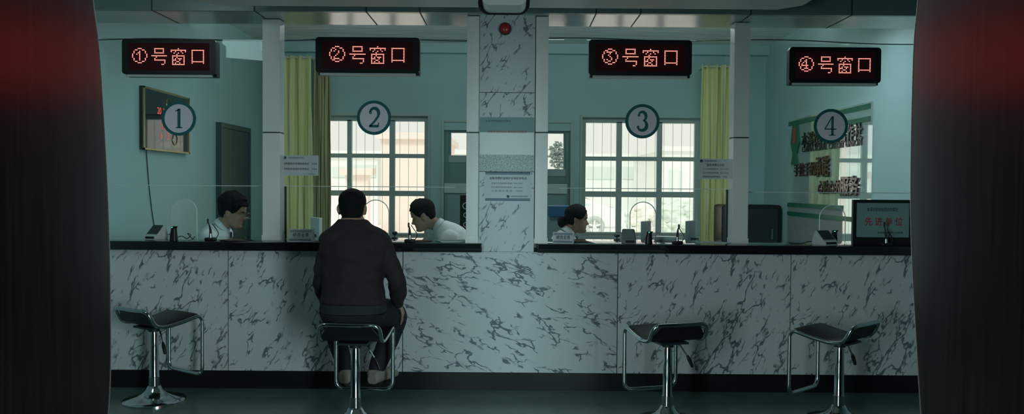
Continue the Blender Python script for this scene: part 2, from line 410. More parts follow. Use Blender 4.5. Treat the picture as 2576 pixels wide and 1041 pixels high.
# ------------------------------------------------------------------ header over the counter
YH0, YH1 = 5.62, 6.08
zh = at(1288, 32, YH0).z
root = struct(empty('trim_header', (0, YH0, zh)))
mk('fascia', B(XL, XR, YH0, YH0 + .04, zh, 2.95), 'fascia_panel', root)
so_ = bmesh.new(); box(so_, XL, XR, YH0 + .04, YH1, zh, zh + .03); mk('soffit_panel', so_, 'composite_panel', root)
mk('rear_panel', B(XL, XR, YH1 - .03, YH1, zh + .03, ZO), 'fascia_panel', root)
j = bmesh.new()
for px in (382, 640, 921, 1056, 1500, 1612, 1889, 2143):
    x = at(px, 32, YH0).x
    box(j, x - .004, x + .004, YH0 - .002, YH0 + .01, zh, 2.95); box(j, x - .004, x + .004, YH0, YH1, zh - .002, zh + .005)
mk('panel_joint', j, 'joint_dark', root)
# ceiling raft
ra, rb_ = at(500, 22, 5.2), at(2012, 24, 5.2); zr = 2.545
root = tag(empty('ceiling_raft', (0, 4, zr)), 'pale dropped ceiling panel hanging in front of the header beam', 'ceiling panel')
P = [(ra.x + .12, 5.27), (ra.x, 5.15), (ra.x, 2.9), (rb_.x, 2.9), (rb_.x, 5.15), (rb_.x - .12, 5.27)]
r_ = bmesh.new(); prism(r_, P, lambda a, b, d: V((a, b, d)), zr, zr + .09); mk('panel', r_, 'raft_panel', root)
e = bmesh.new(); prism(e, [(x * .985, 2.95 + (y - 2.95) * .985) for x, y in P], lambda a, b, d: V((a, b, d)), zr + .09, 2.95); mk('shadow_gap_frame', e, 'joint_dark', root)

# ------------------------------------------------------------------ counter
ZT = 1.02; ZP = .125
root = tag(empty('service_counter', (0, YC, 0)), 'long marble-faced bank counter with black plinth', 'counter')
seams = [XL] + [at(px, 800, YC).x for px in (574, 1013, 1553, 1988)] + [XR]
for i in range(5):
    mm = 'marble_cross' if i == 2 else 'marble_upright'
    b_ = bmesh.new(); x0, x1 = seams[i] + .003, seams[i + 1] - .003
    box(b_, 0, x1 - x0, 0, .03, 0, .96 - ZP)
    pn = mk('front_panel', b_, mm, root, local=True); pn.location = (x0, 0, ZP)
c_ = bmesh.new(); box(c_, XL, XR, YC + .012, YC + .06, ZP, .955); mk('backing', c_, 'joint_dark', root)
mk('plinth', B(XL, XR, YC + .004, YC + .055, 0, ZP), 'plinth_black', root)
xa, xb = at(1212, 620, YC - .04).x, at(1352, 620, YC - .04).x
for x0, x1, lb in ((XL, xa, 'glossy black stone worktop left of the marble pillar'), (xb, XR, 'glossy black stone worktop right of the marble pillar')):
    o = tag(mk('worktop', B(x0, x1, YC - .045, 6.24, .96, ZT, .004), 'black_stone', smooth=True), lb, 'worktop', 'counter worktops')
wb = bmesh.new(); box(wb, XL, XR, 6.19, 6.23, 0, .96); struct(mk('wall_counter_back', wb, 'cabinet_body'))
# pillar
px0, px1 = at(1206, 300, YC).x, at(1345, 300, YC).x
root = struct(empty('pillar', ((px0 + px1) / 2, YC + .2, .955)))
cuts = [.962, at(1275, 431, YC).z, at(1275, 232, YC).z, zh + .02]
for a, b in zip(cuts, cuts[1:]):
    bb = bmesh.new(); box(bb, 0, px1 - px0, 0, .36, 0, b - a - .004)
    o = mk('marble_slab', bb, 'marble_column', root, local=True); o.location = V((px0, YC, a)) - root.location
mk('core', B(px0 + .01, px1 - .01, YC + .01, YC + .35, .962, 2.6), 'joint_dark', root)

# ------------------------------------------------------------------ posts and glass
YP0, YP1, YG = 5.88, 6.0, 6.0
def post(pl, pr, yj, y0, y1, lb):
    a, b = at(pl, 400, y0).x, at(pr, 400, y0).x; zj = at((pl + pr) / 2, yj, y0).z
    r = tag(empty('partition_post', ((a + b) / 2, (y0 + y1) / 2, ZT)), lb, 'post', 'pale clad posts between the service windows')
    mk('lower_cladding', B(a, b, y0, y1, ZT, zj - .004, .003), 'post_panel', r); mk('upper_cladding', B(a, b, y0, y1, zj + .004, zh - .004, .003), 'post_panel', r)
    mk('joint', B(a + .003, b - .003, y0 + .003, y1 - .003, zj - .004, zj + .004), 'post_joint', r)
    bs = bmesh.new(); box(bs, a - .004, b + .004, y0 - .004, y1 + .004, ZT, ZT + .035); mk('base_collar', bs, 'post_panel', r)
    return a, b
p1 = post(660, 704, 333, YP0, YP1, 'pale clad post between windows 1 and 2')
p2 = post(1173, 1205, 333, 5.72, 6.04, 'pale clad post on the left flank of the marble pillar')
p3 = post(1346, 1378, 333, 5.72, 6.04, 'pale clad post on the right flank of the marble pillar')
p4 = post(1844, 1884, 346, YP0, YP1, 'pale clad post between windows 3 and 4')
spans = [(XL + .004, p1[0] + .02), (p1[1] - .02, p2[0] + .02), (p3[1] - .02, p4[0] + .02), (p4[1] - .02, XR - .004)]
seamy = [466, 469, 474, 484]; topy = [98, 98, 101, 112]; midx = [450, 940, 1610, 2090]
arch = [(430, 495, 500), (912, 978, 503), (1585, 1650, 508), (2062, 2127, 516)]
yg0, yg1 = 6.004, 6.014
numbers = [(450, 298), (941, 296), (1616, 305), (2090, 317)]
words = ['1', '2', '3', '4']
for i, (a, b) in enumerate(spans):
    zs = at(midx[i], seamy[i], yg0).z; zt = at(midx[i], topy[i], yg0).z
    def pane(name, poly, lb, grp, gasket=False):
        bm = bmesh.new(); prism(bm, poly, XZ, yg0, yg1); bmesh.ops.recalc_face_normals(bm, faces=bm.faces)
        for f in bm.faces: f.material_index = 0 if abs(f.normal.y) > .5 else 1
        o = mk(name, bm, None, mats=['partition_glass', 'glass_edge']); tag(o, lb, 'glass pane', grp); return o
    pane('upper_glass_pane', [(a, zs + .002), (b, zs + .002), (b, zt), (a, zt)], 'tall clear upper glass pane of service window ' + words[i], 'upper glass panes')
    xa0, xa1 = at(arch[i][0], 560, yg0).x, at(arch[i][1], 560, yg0).x; xc = (xa0 + xa1) / 2; R = (xa1 - xa0) / 2; za = at((arch[i][0] + arch[i][1]) / 2, arch[i][2], yg0).z - R
    ap = [(xa1, ZT + .001)] + [(xc + R * math.cos(t), za + R * math.sin(t)) for t in [math.pi * q / 20 for q in range(21)]] + [(xa0, ZT + .001)]
    low = pane('lower_glass_pane', [(b, ZT + .001), (b, zs - .002), (a, zs - .002), (a, ZT + .001)] + ap[::-1], 'low clear glass pane with arched hatch at service window ' + words[i], 'lower glass panes')
    eb = bmesh.new()
    tube(eb, fillet([V((x, (yg0 + yg1) / 2, z)) for x, z in ap], .001, 1), .0034, 8); mk('hatch_edge', eb, 'polished_edge', low, smooth=True)
    sb = bmesh.new(); box(sb, a, b, yg0 - .001, yg1 + .001, zs - .0035, zs + .0015); mk('top_edge', sb, 'polished_edge', low)
    if i in (1, 2):
        gb = bmesh.new()
        for x in ((a + .02, a + .032) if i == 1 else (b - .032, b - .02),): box(gb, x[0], x[1], yg0 - .004, yg1 + .004, ZT + .001, zs - .004)
        mk('gasket', gb, 'black_plastic', low)
    # round number sign on the glass
    c = at(*numbers[i], yg0 - .006); R2 = 43 * yg0 / FPX
    root = tag(empty('number_sign', c), 'round white and teal sign with the number %s on the glass' % words[i], 'sign', 'round number signs')
    Mx = Matrix.Rotation(math.pi / 2, 3, 'X')
    d = bmesh.new(); lathe(d, [(R2 * .84, -.002), (R2 * .84, .002)], 48, c, Mx); mk('disc', d, 'sign_white', root)
    rg = bmesh.new(); tube_r = []
    pr = [(R2 * .83, -.004), (R2, -.004), (R2, .004), (R2 * .83, .004)]
    rr = [[rg.verts.new(V((r * math.cos(2 * math.pi * q / 64), z, r * math.sin(2 * math.pi * q / 64))) + c) for r, z in pr] for q in range(64)]
    for q in range(64):
        for s in range(4): rg.faces.new((rr[q][s], rr[q][(s + 1) % 4], rr[(q + 1) % 64][(s + 1) % 4], rr[(q + 1) % 64][s]))
    mk('ring', rg, 'sign_teal', root)
    # serif numerals drawn as strokes
    nb = bmesh.new(); u = R2 * .56
    def stroke(pts, wds):
        pts = [V((p[0], 0, p[1])) for p in pts]; n = len(pts); L_, R_ = [], []
        for q in range(n):
            t = (pts[min(q + 1, n - 1)] - pts[max(q - 1, 0)]).normalized(); nn = V((-t.z, 0, t.x)); L_.append(pts[q] + nn * wds[q]); R_.append(pts[q] - nn * wds[q])
        vv = [[nb.verts.new(c + p * u + V((0, y, 0))) for p in pl] for pl in (L_, R_) for y in (-.0045, -.0015)]
        l0, l1, r0, r1 = vv
        for q in range(n - 1):
            for A_, B_ in ((l0, r0), (r0, r1), (r1, l1), (l1, l0)): nb.faces.new((A_[q], A_[q + 1], B_[q + 1], B_[q]))
        for q in (0, -1): nb.faces.new((l0[q], r0[q], r1[q], l1[q]))
    arcp = lambda cx, cz, rx, rz, t0, t1, n=14: [(cx + rx * math.cos(math.radians(t0 + (t1 - t0) * q / n)), cz + rz * math.sin(math.radians(t0 + (t1 - t0) * q / n))) for q in range(n + 1)]
    if i == 0:
        stroke([(0.03, 1.0), (0.03, -.95)], [.15, .15]); stroke([(-.32, -.95), (.38, -.95)], [.055, .055]); stroke([(-.36, .78), (-.1, .84), (.1, 1.0)], [.05, .07, .05])
    elif i == 1:
        pts = arcp(0.03, .45, .46, .53, 165, -20) + [(.40, .1), (.05, -.4), (-.42, -.88)]
        stroke(pts, [.09 + .08 * math.sin(math.pi * q / (len(pts) - 1)) for q in range(len(pts))]); stroke([(-.5, -.88), (.42, -.88)], [.12, .14]); stroke([(.5, -.5), (.42, -.95)], [.04, .08])
        stroke(arcp(-.37, .52, .1, .1, 0, 350), [.05] * 15)
    elif i == 2:
        pts = arcp(-.03, .5, .4, .47, 150, -70); stroke(pts, [.07 + .09 * math.sin(math.pi * q / 14) for q in range(15)])
        pts = arcp(-.05, -.42, .5, .53, 75, -150); stroke(pts, [.06 + .12 * math.sin(math.pi * q / 14) for q in range(15)])
        stroke(arcp(-.36, .62, .08, .08, 0, 350), [.06] * 15); stroke(arcp(-.45, -.6, .08, .08, 0, 350), [.06] * 15)
    else:
        stroke([(.16, 1.0), (.16, -.95)], [.12, .12]); stroke([(.12, 1.0), (-.62, -.3)], [.05, .05]); stroke([(-.66, -.32), (.55, -.32)], [.055, .055]); stroke([(-.18, -.95), (.48, -.95)], [.05, .05])
    mk('numeral', nb, 'sign_teal', root)

# ------------------------------------------------------------------ LED window signs
CIRC = {0: [4, 5, 6], 1: [2, 3, 7, 8], 2: [1, 9], 3: [1, 9], 4: [0, 10], 5: [0, 10], 6: [0, 10], 7: [1, 9], 8: [1, 9], 9: [2, 3, 7, 8], 10: [4, 5, 6]}
DIG = [{2: [5], 3: [4, 5], 4: [3, 5], 5: [5], 6: [5], 7: [5], 8: [5]},
       {2: [4], 3: [3, 6], 4: [6], 5: [5], 6: [4], 7: [3], 8: [3, 4, 5, 6]},
       {2: [3, 4, 5, 6], 3: [5], 4: [4], 5: [5], 6: [6], 7: [3, 6], 8: [4, 5]},
       {2: [5], 3: [4, 5], 4: [3, 5], 5: [2, 5], 6: [2, 3, 4, 5, 6], 7: [5], 8: [4, 5, 6]}]
HAO = {0: range(2, 9), 1: [2, 8], 2: [2, 8], 3: range(2, 9), 5: range(0, 11), 6: [3], 7: [2], 8: range(2, 10), 9: [9], 10: [9], 11: [7, 8]}
CHU = {0: [5], 1: range(0, 11), 2: [0, 3, 7, 10], 3: [2, 5, 8], 4: [4], 5: range(1, 10), 6: [1, 4, 9], 7: [1, 3, 5, 6, 7, 9], 8: [1, 2, 3, 6, 9], 9: [1, 4, 5, 9], 10: [1, 3, 6, 9], 11: range(1, 10)}
KOU = {1: range(0, 9), **{r: [0, 8] for r in range(2, 9)}, 9: range(0, 9), 10: [0, 8]}
signs = [(305, 550, 97, 188), (793, 1056, 92, 185), (1481, 1741, 98, 192), (1977, 2217, 115, 212)]
for i, (l, r, t, b) in enumerate(signs):
    yf = 5.90; c = at((l + r) / 2 + (4 if i == 3 else -3 if i == 0 else 0), (t + b) / 2, yf); hw = (r - l - (10 if i in (0, 3) else 2)) / 2 * yf / FPX; hh = 44.5 * yf / FPX
    root = tag(empty('led_sign', c), 'black LED sign with red dot characters for window number ' + words[i], 'LED sign', 'LED signs over the service windows')
    h = bmesh.new(); prism(h, rrect(c.x - hw, c.x + hw, c.z - hh, c.z + hh, .024), XZ, yf, yf + .035); mk('bezel', h, 'black_plastic', root)
    mk('back_case', B(c.x - hw + .012, c.x + hw - .004, yf + .035, yf + .098, c.z - hh - .012, c.z + hh - .012, .003), 'dark_plastic', root)
    ls = bmesh.new(); box(ls, c.x - hw + .03, c.x + hw - .03, yf + .004, yf + .03, c.z - hh - .016, c.z - hh - .001); mk('lit_edge_strip', ls, 'white_plastic', root)  # pale strip stands in for the lit line under the sign
    s = bmesh.new(); box(s, c.x - hw + .045, c.x + hw - .045, yf - .0015, yf, c.z - hh + .03, c.z + hh - .03); mk('screen', s, 'led_panel', root)
    q = 32 / 8.675 * 5.95 / FPX * (.955 if i in (0, 3) else 1.0)
    circ = {rw: list(cs) for rw, cs in CIRC.items()}
    for rw, cs in DIG[i].items(): circ[rw] = sorted(set(circ.get(rw, [])) | set(cs))
    for off, g in ((-25.4, circ), (-11.7, HAO), (1.85, CHU), (16.55, KOU)):
        dots = bmesh.new()
        for rw, cs in g.items():
            for cc in cs:
                p = c + V(((off + cc) * q, -.0015, (5.55 - rw) * q))
                ball(dots, p, q * .43, .0042, q * .36, u=8, v=5)
        mk('dot_character', dots, 'led_dot', root)
# cable along the glass top
cb = bmesh.new(); pts = []
for px in range(180, 2440, 20):
    py = 98 + 3 * math.sin(px * .012) + (14 * ((px - 1288) / 1100) ** 2 if px > 1288 else 2)
    pts.append(at(px, py, 6.025))
tube(cb, pts, .0035, 6); tag(mk('power_cable', cb, 'dark_plastic', smooth=True), 'thin dark cable running along the top edge of the glass', 'cable')

# ------------------------------------------------------------------ pillar fittings
c = at(1271, 72, YC - .03)
root = tag(empty('alarm_light', c), 'small round red alarm light high on the marble pillar', 'alarm')
Mx = Matrix.Rotation(math.pi / 2, 3, 'X')
d = bmesh.new(); lathe(d, [(.041, -.029), (.043, -.012), (.041, .002)], 28, c, Mx); mk('base', d, 'black_plastic', root, smooth=True)
d = bmesh.new(); lathe(d, [(.036, .0), (.034, .014), (.024, .022), (.008, .025)], 28, c, Mx); mk('lens', d, 'red_lamp', root, smooth=True)
def quad_panel(name, x0, x1, z0, z1, y, th, m, parent): return mk(name, B(x0, x1, y, y + th, z0, z1), m, parent)
# upper poster: header band, red line, daylight patch painted white, speckled film
Z = lambda py: at(1275, py, YC).z
root = tag(empty('film_poster', V(((px0 + px1) / 2, YC - .002, Z(431)))), 'torn shiny poster on the pillar above the seam, teal top and painted daylight patch in the middle', 'poster')
x0, x1 = px0 + .004, px1 - .004
quad_panel('top_band', x0, x1, Z(333), Z(295), YC - .003, .003, 'paper_teal', root)
quad_panel('daylight_patch', x0, x1, Z(389), Z(333), YC - .003, .003, 'film_daylight', root)
quad_panel('speckled_film', x0, x1, Z(430), Z(389), YC - .003, .003, 'film_speckle', root)
text('small_lettering', '本溪市农村信用合作联社', .016, at(1253, 304, YC - .0032), RX, RZ, 'ink', root, .0003)
text('red_lettering', '存款有息贷款方便竭诚为您服务', .02, at(1276, 331, YC - .0032), RX, RZ, 'ink_red', root, .0003, width=.27)
# lower notice
root = tag(empty('notice', V((0, YC - .002, Z(504)))), 'pale notice with blue double rules on the pillar below the seam', 'notice')
nx0, nx1 = at(1218, 460, YC).x, at(1336, 460, YC).x
quad_panel('sheet', nx0, nx1, Z(506), Z(433), YC - .0025, .0025, 'paper_white', root)
for a, b in ((433, 436.5), (438, 439.5), (499, 501), (502, 504.5)): mk('blue_rule', B(nx0 + .008, nx1 - .006, YC - .0035, YC - .0025, Z(b), Z(a)), 'ink_blue', root)
text('title', '金融消费权益保护咨询投诉电话', .02, at(1278, 448, YC - .0027), RX, RZ, 'ink', root, .0003, .012, width=.257)
text('lettering', '本溪市农村信用社咨询：024-12363', .013, at(1236, 460.5, YC - .0027), RX, RZ, 'ink', root, .0003, 0, width=.215, align='L')
text('lettering', '辽宁省农村信用社投诉：024-12363', .013, at(1236, 470.5, YC - .0027), RX, RZ, 'ink', root, .0003, 0, width=.215, align='L')
text('lettering', '人 民 银 行 电 话 ：12363', .013, at(1236, 479.5, YC - .0027), RX, RZ, 'ink', root, .0003, 0, width=.215, align='L')
text('footer', '本溪市农村信用合作联社', .013, at(1328, 494, YC - .0027), RX, RZ, 'ink', root, .0003, .005, width=.12, align='R')
lg = bmesh.new(); lathe(lg, [(.010, 0), (.010, .001)], 20, at(1278, 494, YC - .0027), Mx); mk('emblem', lg, 'ink_blue', root)
# notices on the glass beside posts
def notice(l, r, t, b, y, lb, lines, logo):
    a, z = at(l, b, y), at(r, t, y); x0, x1, z0, z1 = a.x, z.x, a.z, z.z; s = (x1 - x0)
    root = tag(empty('notice', V(((x0 + x1) / 2, y, z0))), lb, 'notice', 'paper notices on the glass')
    mk('sheet', B(x0, x1, y, y + .003, z0, z1), 'paper_white', root)
    for txt, fx, fz, w_, sz, al, bd in lines: text('lettering', txt, sz, (x0 + fx * s, y - .0002, z0 + fz * (z1 - z0)), RX, RZ, 'ink', root, .0003, bd, width=w_ * s, align=al)
    lg = bmesh.new(); lathe(lg, [(.011, 0), (.011, .001)], 20, V((x0 + logo[0] * s, y - .0002, z0 + logo[1] * (z1 - z0))), Mx); mk('emblem', lg, 'ink_blue', root)
notice(703, 801, 391, 441, 5.996, 'white notice with two phone lines on the glass near window 2', [
    ('本溪市农村信用合作联社', .22, .88, .42, .014, 'L', 0), ('消费者投诉受理热线电话：12363', .1, .59, .86, .017, 'L', .01), ('消费者权益保护咨询电话：12363', .1, .33, .86, .017, 'L', .01), ('24小时服务', .92, .08, .18, .009, 'R', 0)], (.14, .88))
notice(1757, 1843, 400, 450, 5.996, 'white notice with title and three text lines on the glass near window 3', [
    ('本溪市农村信用合作联社', .16, .90, .38, .013, 'L', 0), ('服务收费公示栏', .5, .70, .52, .02, 'C', .01), ('个人业务咨询电话：024-12363', .12, .5, .76, .013, 'L', 0), ('对公业务咨询电话：024-12363', .12, .31, .76, .013, 'L', 0), ('消费者权益保护投诉：12363', .12, .12, .72, .014, 'L', .005)], (.08, .90))

# ------------------------------------------------------------------ hanging ceiling box
root = tag(empty('ceiling_display', at(1266, 30, 4.6)), 'pale box with rounded black edge hanging from the ceiling over the pillar', 'hanging box')
a, b = at(1204, 30, 4.86).x, at(1331, 30, 4.86).x; z0 = at(1266, 36, 4.86).z
mk('case', (lambda bm: (prism(bm, rrect(a * .93 + .012, b * .93 - .012, z0 + .006, z0 + .34, .045), XZ, 4.64, 4.855), bm)[1])(bmesh.new()), 'raft_panel', root)
ed = bmesh.new(); tube(ed, [V((x, 4.86, z)) for x, z in rrect(a + .006, b - .006, z0 + .006, z0 + .342, .055)], .010, 8, closed=True); prism(ed, rrect(a + .006, b - .006, z0 + .006, z0 + .342, .055), XZ, 4.856, 4.866); mk('edge_strip', ed, 'black_plastic', root, smooth=True)
hg = bmesh.new(); box(hg, (a + b) / 2 - .03, (a + b) / 2 + .03, 4.70, 4.76, z0 + .34, 2.95); mk('hanger', hg, 'chrome', root)

# ------------------------------------------------------------------ bar stools
def make_stool():
    r = empty('bar_stool', (0, 0, 0))
    b = bmesh.new(); lathe(b, [(.196, 0), (.196, .008), (.19, .014), (.15, .022), (.11, .034), (.075, .052), (.052, .075), (.040, .098), (.036, .10)], 48); mk('base', b, 'chrome', r, smooth=True, local=True)
    b = bmesh.new(); lathe(b, [(.034, .098), (.034, .158), (.030, .159)], 28); mk('collar', b, 'chrome', r, smooth=True, local=True)
    b = bmesh.new(); lathe(b, [(.031, .159), (.030, .161), (.027, .33), (.026, .44), (.022, .45), (.021, .485)], 28); mk('column', b, 'chrome', r, smooth=True, local=True)
    b = bmesh.new(); box(b, -.09, .09, -.09, .09, .482, .494); lathe(b, [(.035, .455), (.035, .482)], 24); mk('seat_plate', b, 'dark_plastic', r, local=True)
    W = .178
    side = [(-.165, .615), (-.108, .513), (-.03, .502), (.10, .520), (.205, .545), (.232, .520), (.232, .150)]
    R_ = [V((W, y, z)) for y, z in side]
    path = [V((0, .232, .150))] + [V((W, .232, .150))] + list(reversed(R_))[1:] + [V((0, -.165, .612))]
    half = fillet(path, .06, 7); other = [V((-p.x, p.y, p.z)) for p in reversed(half)][1:-1]
    b = bmesh.new(); tube(b, half + other, .0122, 10, closed=True); mk('frame_tube', b, 'chrome', r, smooth='all', local=True)
    prof = fillet([V((0, y, z)) for y, z in side[:5]] + [V((0, .222, .528))], .05, 6); b = bmesh.new(); secs = []
    n = len(prof); top, bot = [], []
    for q, p in enumerate(prof):
        t = (prof[min(q + 1, n - 1)] - prof[max(q - 1, 0)]).normalized(); nn = V((0, -t.z, t.y)); e = min(1, min(q, n - 1 - q) / 3 + .35)
        sd_ = (p - prof[0]).length; ww = W - .010 - (.05 - math.sqrt(max(0, .0025 - max(0, .05 - sd_) ** 2)))
        row = []
        for x, h in ((-ww, -.004), (-ww, .006), (-ww * .9, .016 * e), (0, .020 * e), (ww * .9, .016 * e), (ww, .006), (ww, -.004), (0, -.006)):
            row.append(b.verts.new(V((x, p.y, p.z)) + nn * h))
        secs.append(row)
    for A_, B_ in zip(secs, secs[1:]):
        for q in range(8): b.faces.new((A_[q], A_[(q + 1) % 8], B_[(q + 1) % 8], B_[q]))
    b.faces.new(secs[0]); b.faces.new(secs[-1][::-1]); mk('seat_pad', b, 'black_leather', r, smooth=True, local=True)
    b = bmesh.new(); tube(b, [(.03, 0, .47), (.075, -.01, .465), (.125, -.02, .39)], .005, 8); lv = mk('lever', b, 'chrome', r, smooth=True, local=True)
    b = bmesh.new(); tube(b, [(.122, -.02, .395), (.133, -.022, .375), (.150, -.025, .335)], [.008, .012, .010], 10, dome=True); mk('grip', b, 'black_plastic', lv, smooth=True, local=True)
    return r
def floor_at(px, Y): return V((at(px, 900, Y).x, Y, 0))
stool = make_stool()
spots = [(388, 5.36, -33, .985, 'empty black and chrome bar stool at far left, lever on its right'), (894, 4.87, -3, 1, 'black and chrome bar stool carrying the seated man'),
         (1680, 4.96, 17, 1, 'empty black and chrome bar stool in front of window 3'), (2112, 5.0, 42, 1, 'empty black and chrome bar stool at far right below window 4')]
for i, (px, Y, rz, s, lb) in enumerate(spots):
    o = stool if i == 0 else copy_tree(stool); o.location = floor_at(px, Y); o.rotation_euler = (0, 0, math.radians(rz)); tag(o, lb, 'bar stool', 'bar stools along the counter')

# ------------------------------------------------------------------ people
def wobble(me, fn):
    import numpy as np
    n = len(me.vertices); co = np.empty(n * 3); nr = np.empty(n * 3); me.vertices.foreach_get('co', co); me.vertex_normals.foreach_get('vector', nr)
    co = co.reshape(-1, 3); nr = nr.reshape(-1, 3)
    d = np.array([fn(V(c)) for c in co]); me.vertices.foreach_set('co', (co + nr * d[:, None]).ravel()); me.update()
def remeshed(bm, voxel, smooth_it=4, fac=.5):
    bmesh.ops.recalc_face_normals(bm, faces=bm.faces)
    me = bpy.data.meshes.new('body'); bm.to_mesh(me); bm.free()
    o = bpy.data.objects.new('tmp', me); COL.objects.link(o)
    m = o.modifiers.new('r', 'REMESH'); m.mode = 'VOXEL'; m.voxel_size = voxel
    s = o.modifiers.new('s', 'SMOOTH'); s.iterations = smooth_it; s.factor = fac
    r = bpy.data.meshes.new_from_object(o.evaluated_get(bpy.context.evaluated_depsgraph_get()))
    bpy.data.objects.remove(o); bpy.data.meshes.remove(me); return r
HT = [(0, .058, .012, .018), (.03, .078, .0, .032), (.09, .084, -.03, .045), (.19, .080, -.058, .057), (.30, .081, -.077, .064), (.40, .081, -.089, .068), (.50, .080, -.097, .072),
      (.60, .087, -.101, .0755), (.70, .086, -.103, .077), (.80, .077, -.097, .073), (.90, .056, -.078, .058), (.96, .032, -.052, .038), (1., .0, -.02, .008)]
def hl(t):
    for a, b in zip(HT, HT[1:]):
        if t <= b[0]:
            s = (t - a[0]) / (b[0] - a[0]); return [a[i] + (b[i] - a[i]) * s for i in (1, 2, 3)]
    return list(HT[-1][1:])
def hp(t, ph, infl=0., feat=True, H=.236):
    """point on the head; ph=0 is the face (+y)"""
    f, b, wd = hl(t); cy, d = (f + b) / 2, (f - b) / 2
    x, y = math.sin(ph) * wd, cy + math.cos(ph) * d
    if feat:
        a = abs(math.atan2(math.sin(ph), math.cos(ph))); g = lambda m, s: math.exp(-((a - m) / s) ** 2); h = lambda m, s: math.exp(-((t - m) / s) ** 2)
        nose = .030 * max(0, 1 - (t - .335) / .19) if t >= .335 else .030 * max(0, 1 - (.335 - t) / .045)
        y += nose * g(0, .17) + .007 * h(.238, .022) * g(0, .3) + .006 * h(.19, .02) * g(0, .3) - .004 * h(.215, .012) * g(0, .35) + .006 * h(.09, .05) * g(0, .35)
        y += -.010 * h(.50, .05) * g(.42, .2) + .004 * h(.58, .03) * g(.35, .35)
        y += -.004 * h(.155, .02) * g(0, .4)
    v = V((x, y, (t - .5) * H)); c = V((0, cy, (min(max(t, .3), .75) - .5) * H)); 
    if infl: v = v + (v - c).normalized() * infl
    return v
def head_bm(bm, M, n=44, m=40):
    rings = [[bm.verts.new(M @ hp(q / m, 2 * math.pi * j / n)) for j in range(n)] for q in range(m + 1)]
    for A_, B_ in zip(rings, rings[1:]):
        for j in range(n): bm.faces.new((A_[j], A_[(j + 1) % n], B_[(j + 1) % n], B_[j]))
    bm.faces.new(rings[0][::-1]); bm.faces.new(rings[-1])
    for s in (-1, 1):     # ears
        E = Matrix.Rotation(s * .35, 3, 'Z') @ Matrix.Rotation(-.15, 3, 'X'); c = V((s * .077, -.012, -.012))
        e = bmesh.new(); ball(e, c, .011, .020, .033, E); ball(e, c + V((s * .005, -.008, .006)), .008, .016, .028, E); ball(e, c + V((0, .002, -.026)), .008, .010, .011, E)
        for v in e.verts: v.co = M @ v.co
        tmp = bpy.data.meshes.new('ear'); e.to_mesh(tmp); e.free(); bm.from_mesh(tmp); bpy.data.meshes.remove(tmp)
def hair_bm(M, line, thick, rough=0., n=60, m=16, seed=1, sweep=None):
    rnd = random.Random(seed); bm = bmesh.new(); out, inn = [], []
    for q in range(m + 1):
        ro, ri = [], []
        for j in range(n):
            ph = -math.pi + 2 * math.pi * j / n; t0 = line(ph); t = t0 + (1 - t0) * (q / m); e = min(1, q / 2.5 + .25)
            th = thick(t, ph) * e * (1 - .5 * math.exp(-(ph / .7) ** 2) * (t < .9)) + rough * (rnd.random() - .4) * e
            ro.append(bm.verts.new(M @ hp(t, ph, th, False))); ri.append(bm.verts.new(M @ hp(t, ph, -.006, False)))
        out.append(ro); inn.append(ri)
    for q in range(m):
        for j in range(n):
            k_ = (j + 1) % n; bm.faces.new((out[q][j], out[q][k_], out[q + 1][k_], out[q + 1][j])); bm.faces.new((inn[q][j], inn[q + 1][j], inn[q + 1][k_], inn[q][k_]))
    for j in range(n): k_ = (j + 1) % n; bm.faces.new((out[0][j], inn[0][j], inn[0][k_], out[0][k_]))
    bm.faces.new(out[-1]); bm.faces.new(inn[-1][::-1]); return bm
def interp(tab, a):
    if a <= tab[0][0]: return tab[0][1]
    for (a0, v0), (a1, v1) in zip(tab, tab[1:]):
        if a <= a1: return v0 + (v1 - v0) * (a - a0) / (a1 - a0)
    return tab[-1][1]
MANLINE = lambda ph: interp([(0, .76), (.55, .77), (.85, .70), (1.05, .55), (1.3, .46), (1.5, .50), (1.75, .50), (2.1, .40), (2.5, .24), (3.15, .20)], abs(ph))
BUZZ = lambda ph: interp([(0, .80), (.6, .80), (.9, .72), (1.1, .58), (1.35, .50), (1.6, .52), (1.9, .40), (2.3, .22), (3.15, .15)], abs(ph))
WOMLINE = lambda ph: interp([(0, .80), (.45, .78), (.8, .66), (1.1, .52), (1.4, .50), (1.7, .44), (2.1, .28), (3.15, .24)], abs(ph))
def limb(bm, pts, rr, n=16): tube(bm, pts, rr, n, dome=True)
def smooth_path(pts, rr, sub=4):
    pts = [V(p) for p in pts]; P_, R_ = [], []
    for i in range(len(pts) - 1):
        p0 = pts[max(i - 1, 0)]; p1, p2 = pts[i], pts[i + 1]; p3 = pts[min(i + 2, len(pts) - 1)]
        for s in range(sub):
            t = s / sub
            P_.append(.5 * ((2 * p1) + (p2 - p0) * t + (2 * p0 - 5 * p1 + 4 * p2 - p3) * t * t + (3 * p1 - p0 - 3 * p2 + p3) * t ** 3)); R_.append(rr[i] + (rr[i + 1] - rr[i]) * t)
    P_.append(pts[-1]); R_.append(rr[-1]); return P_, R_
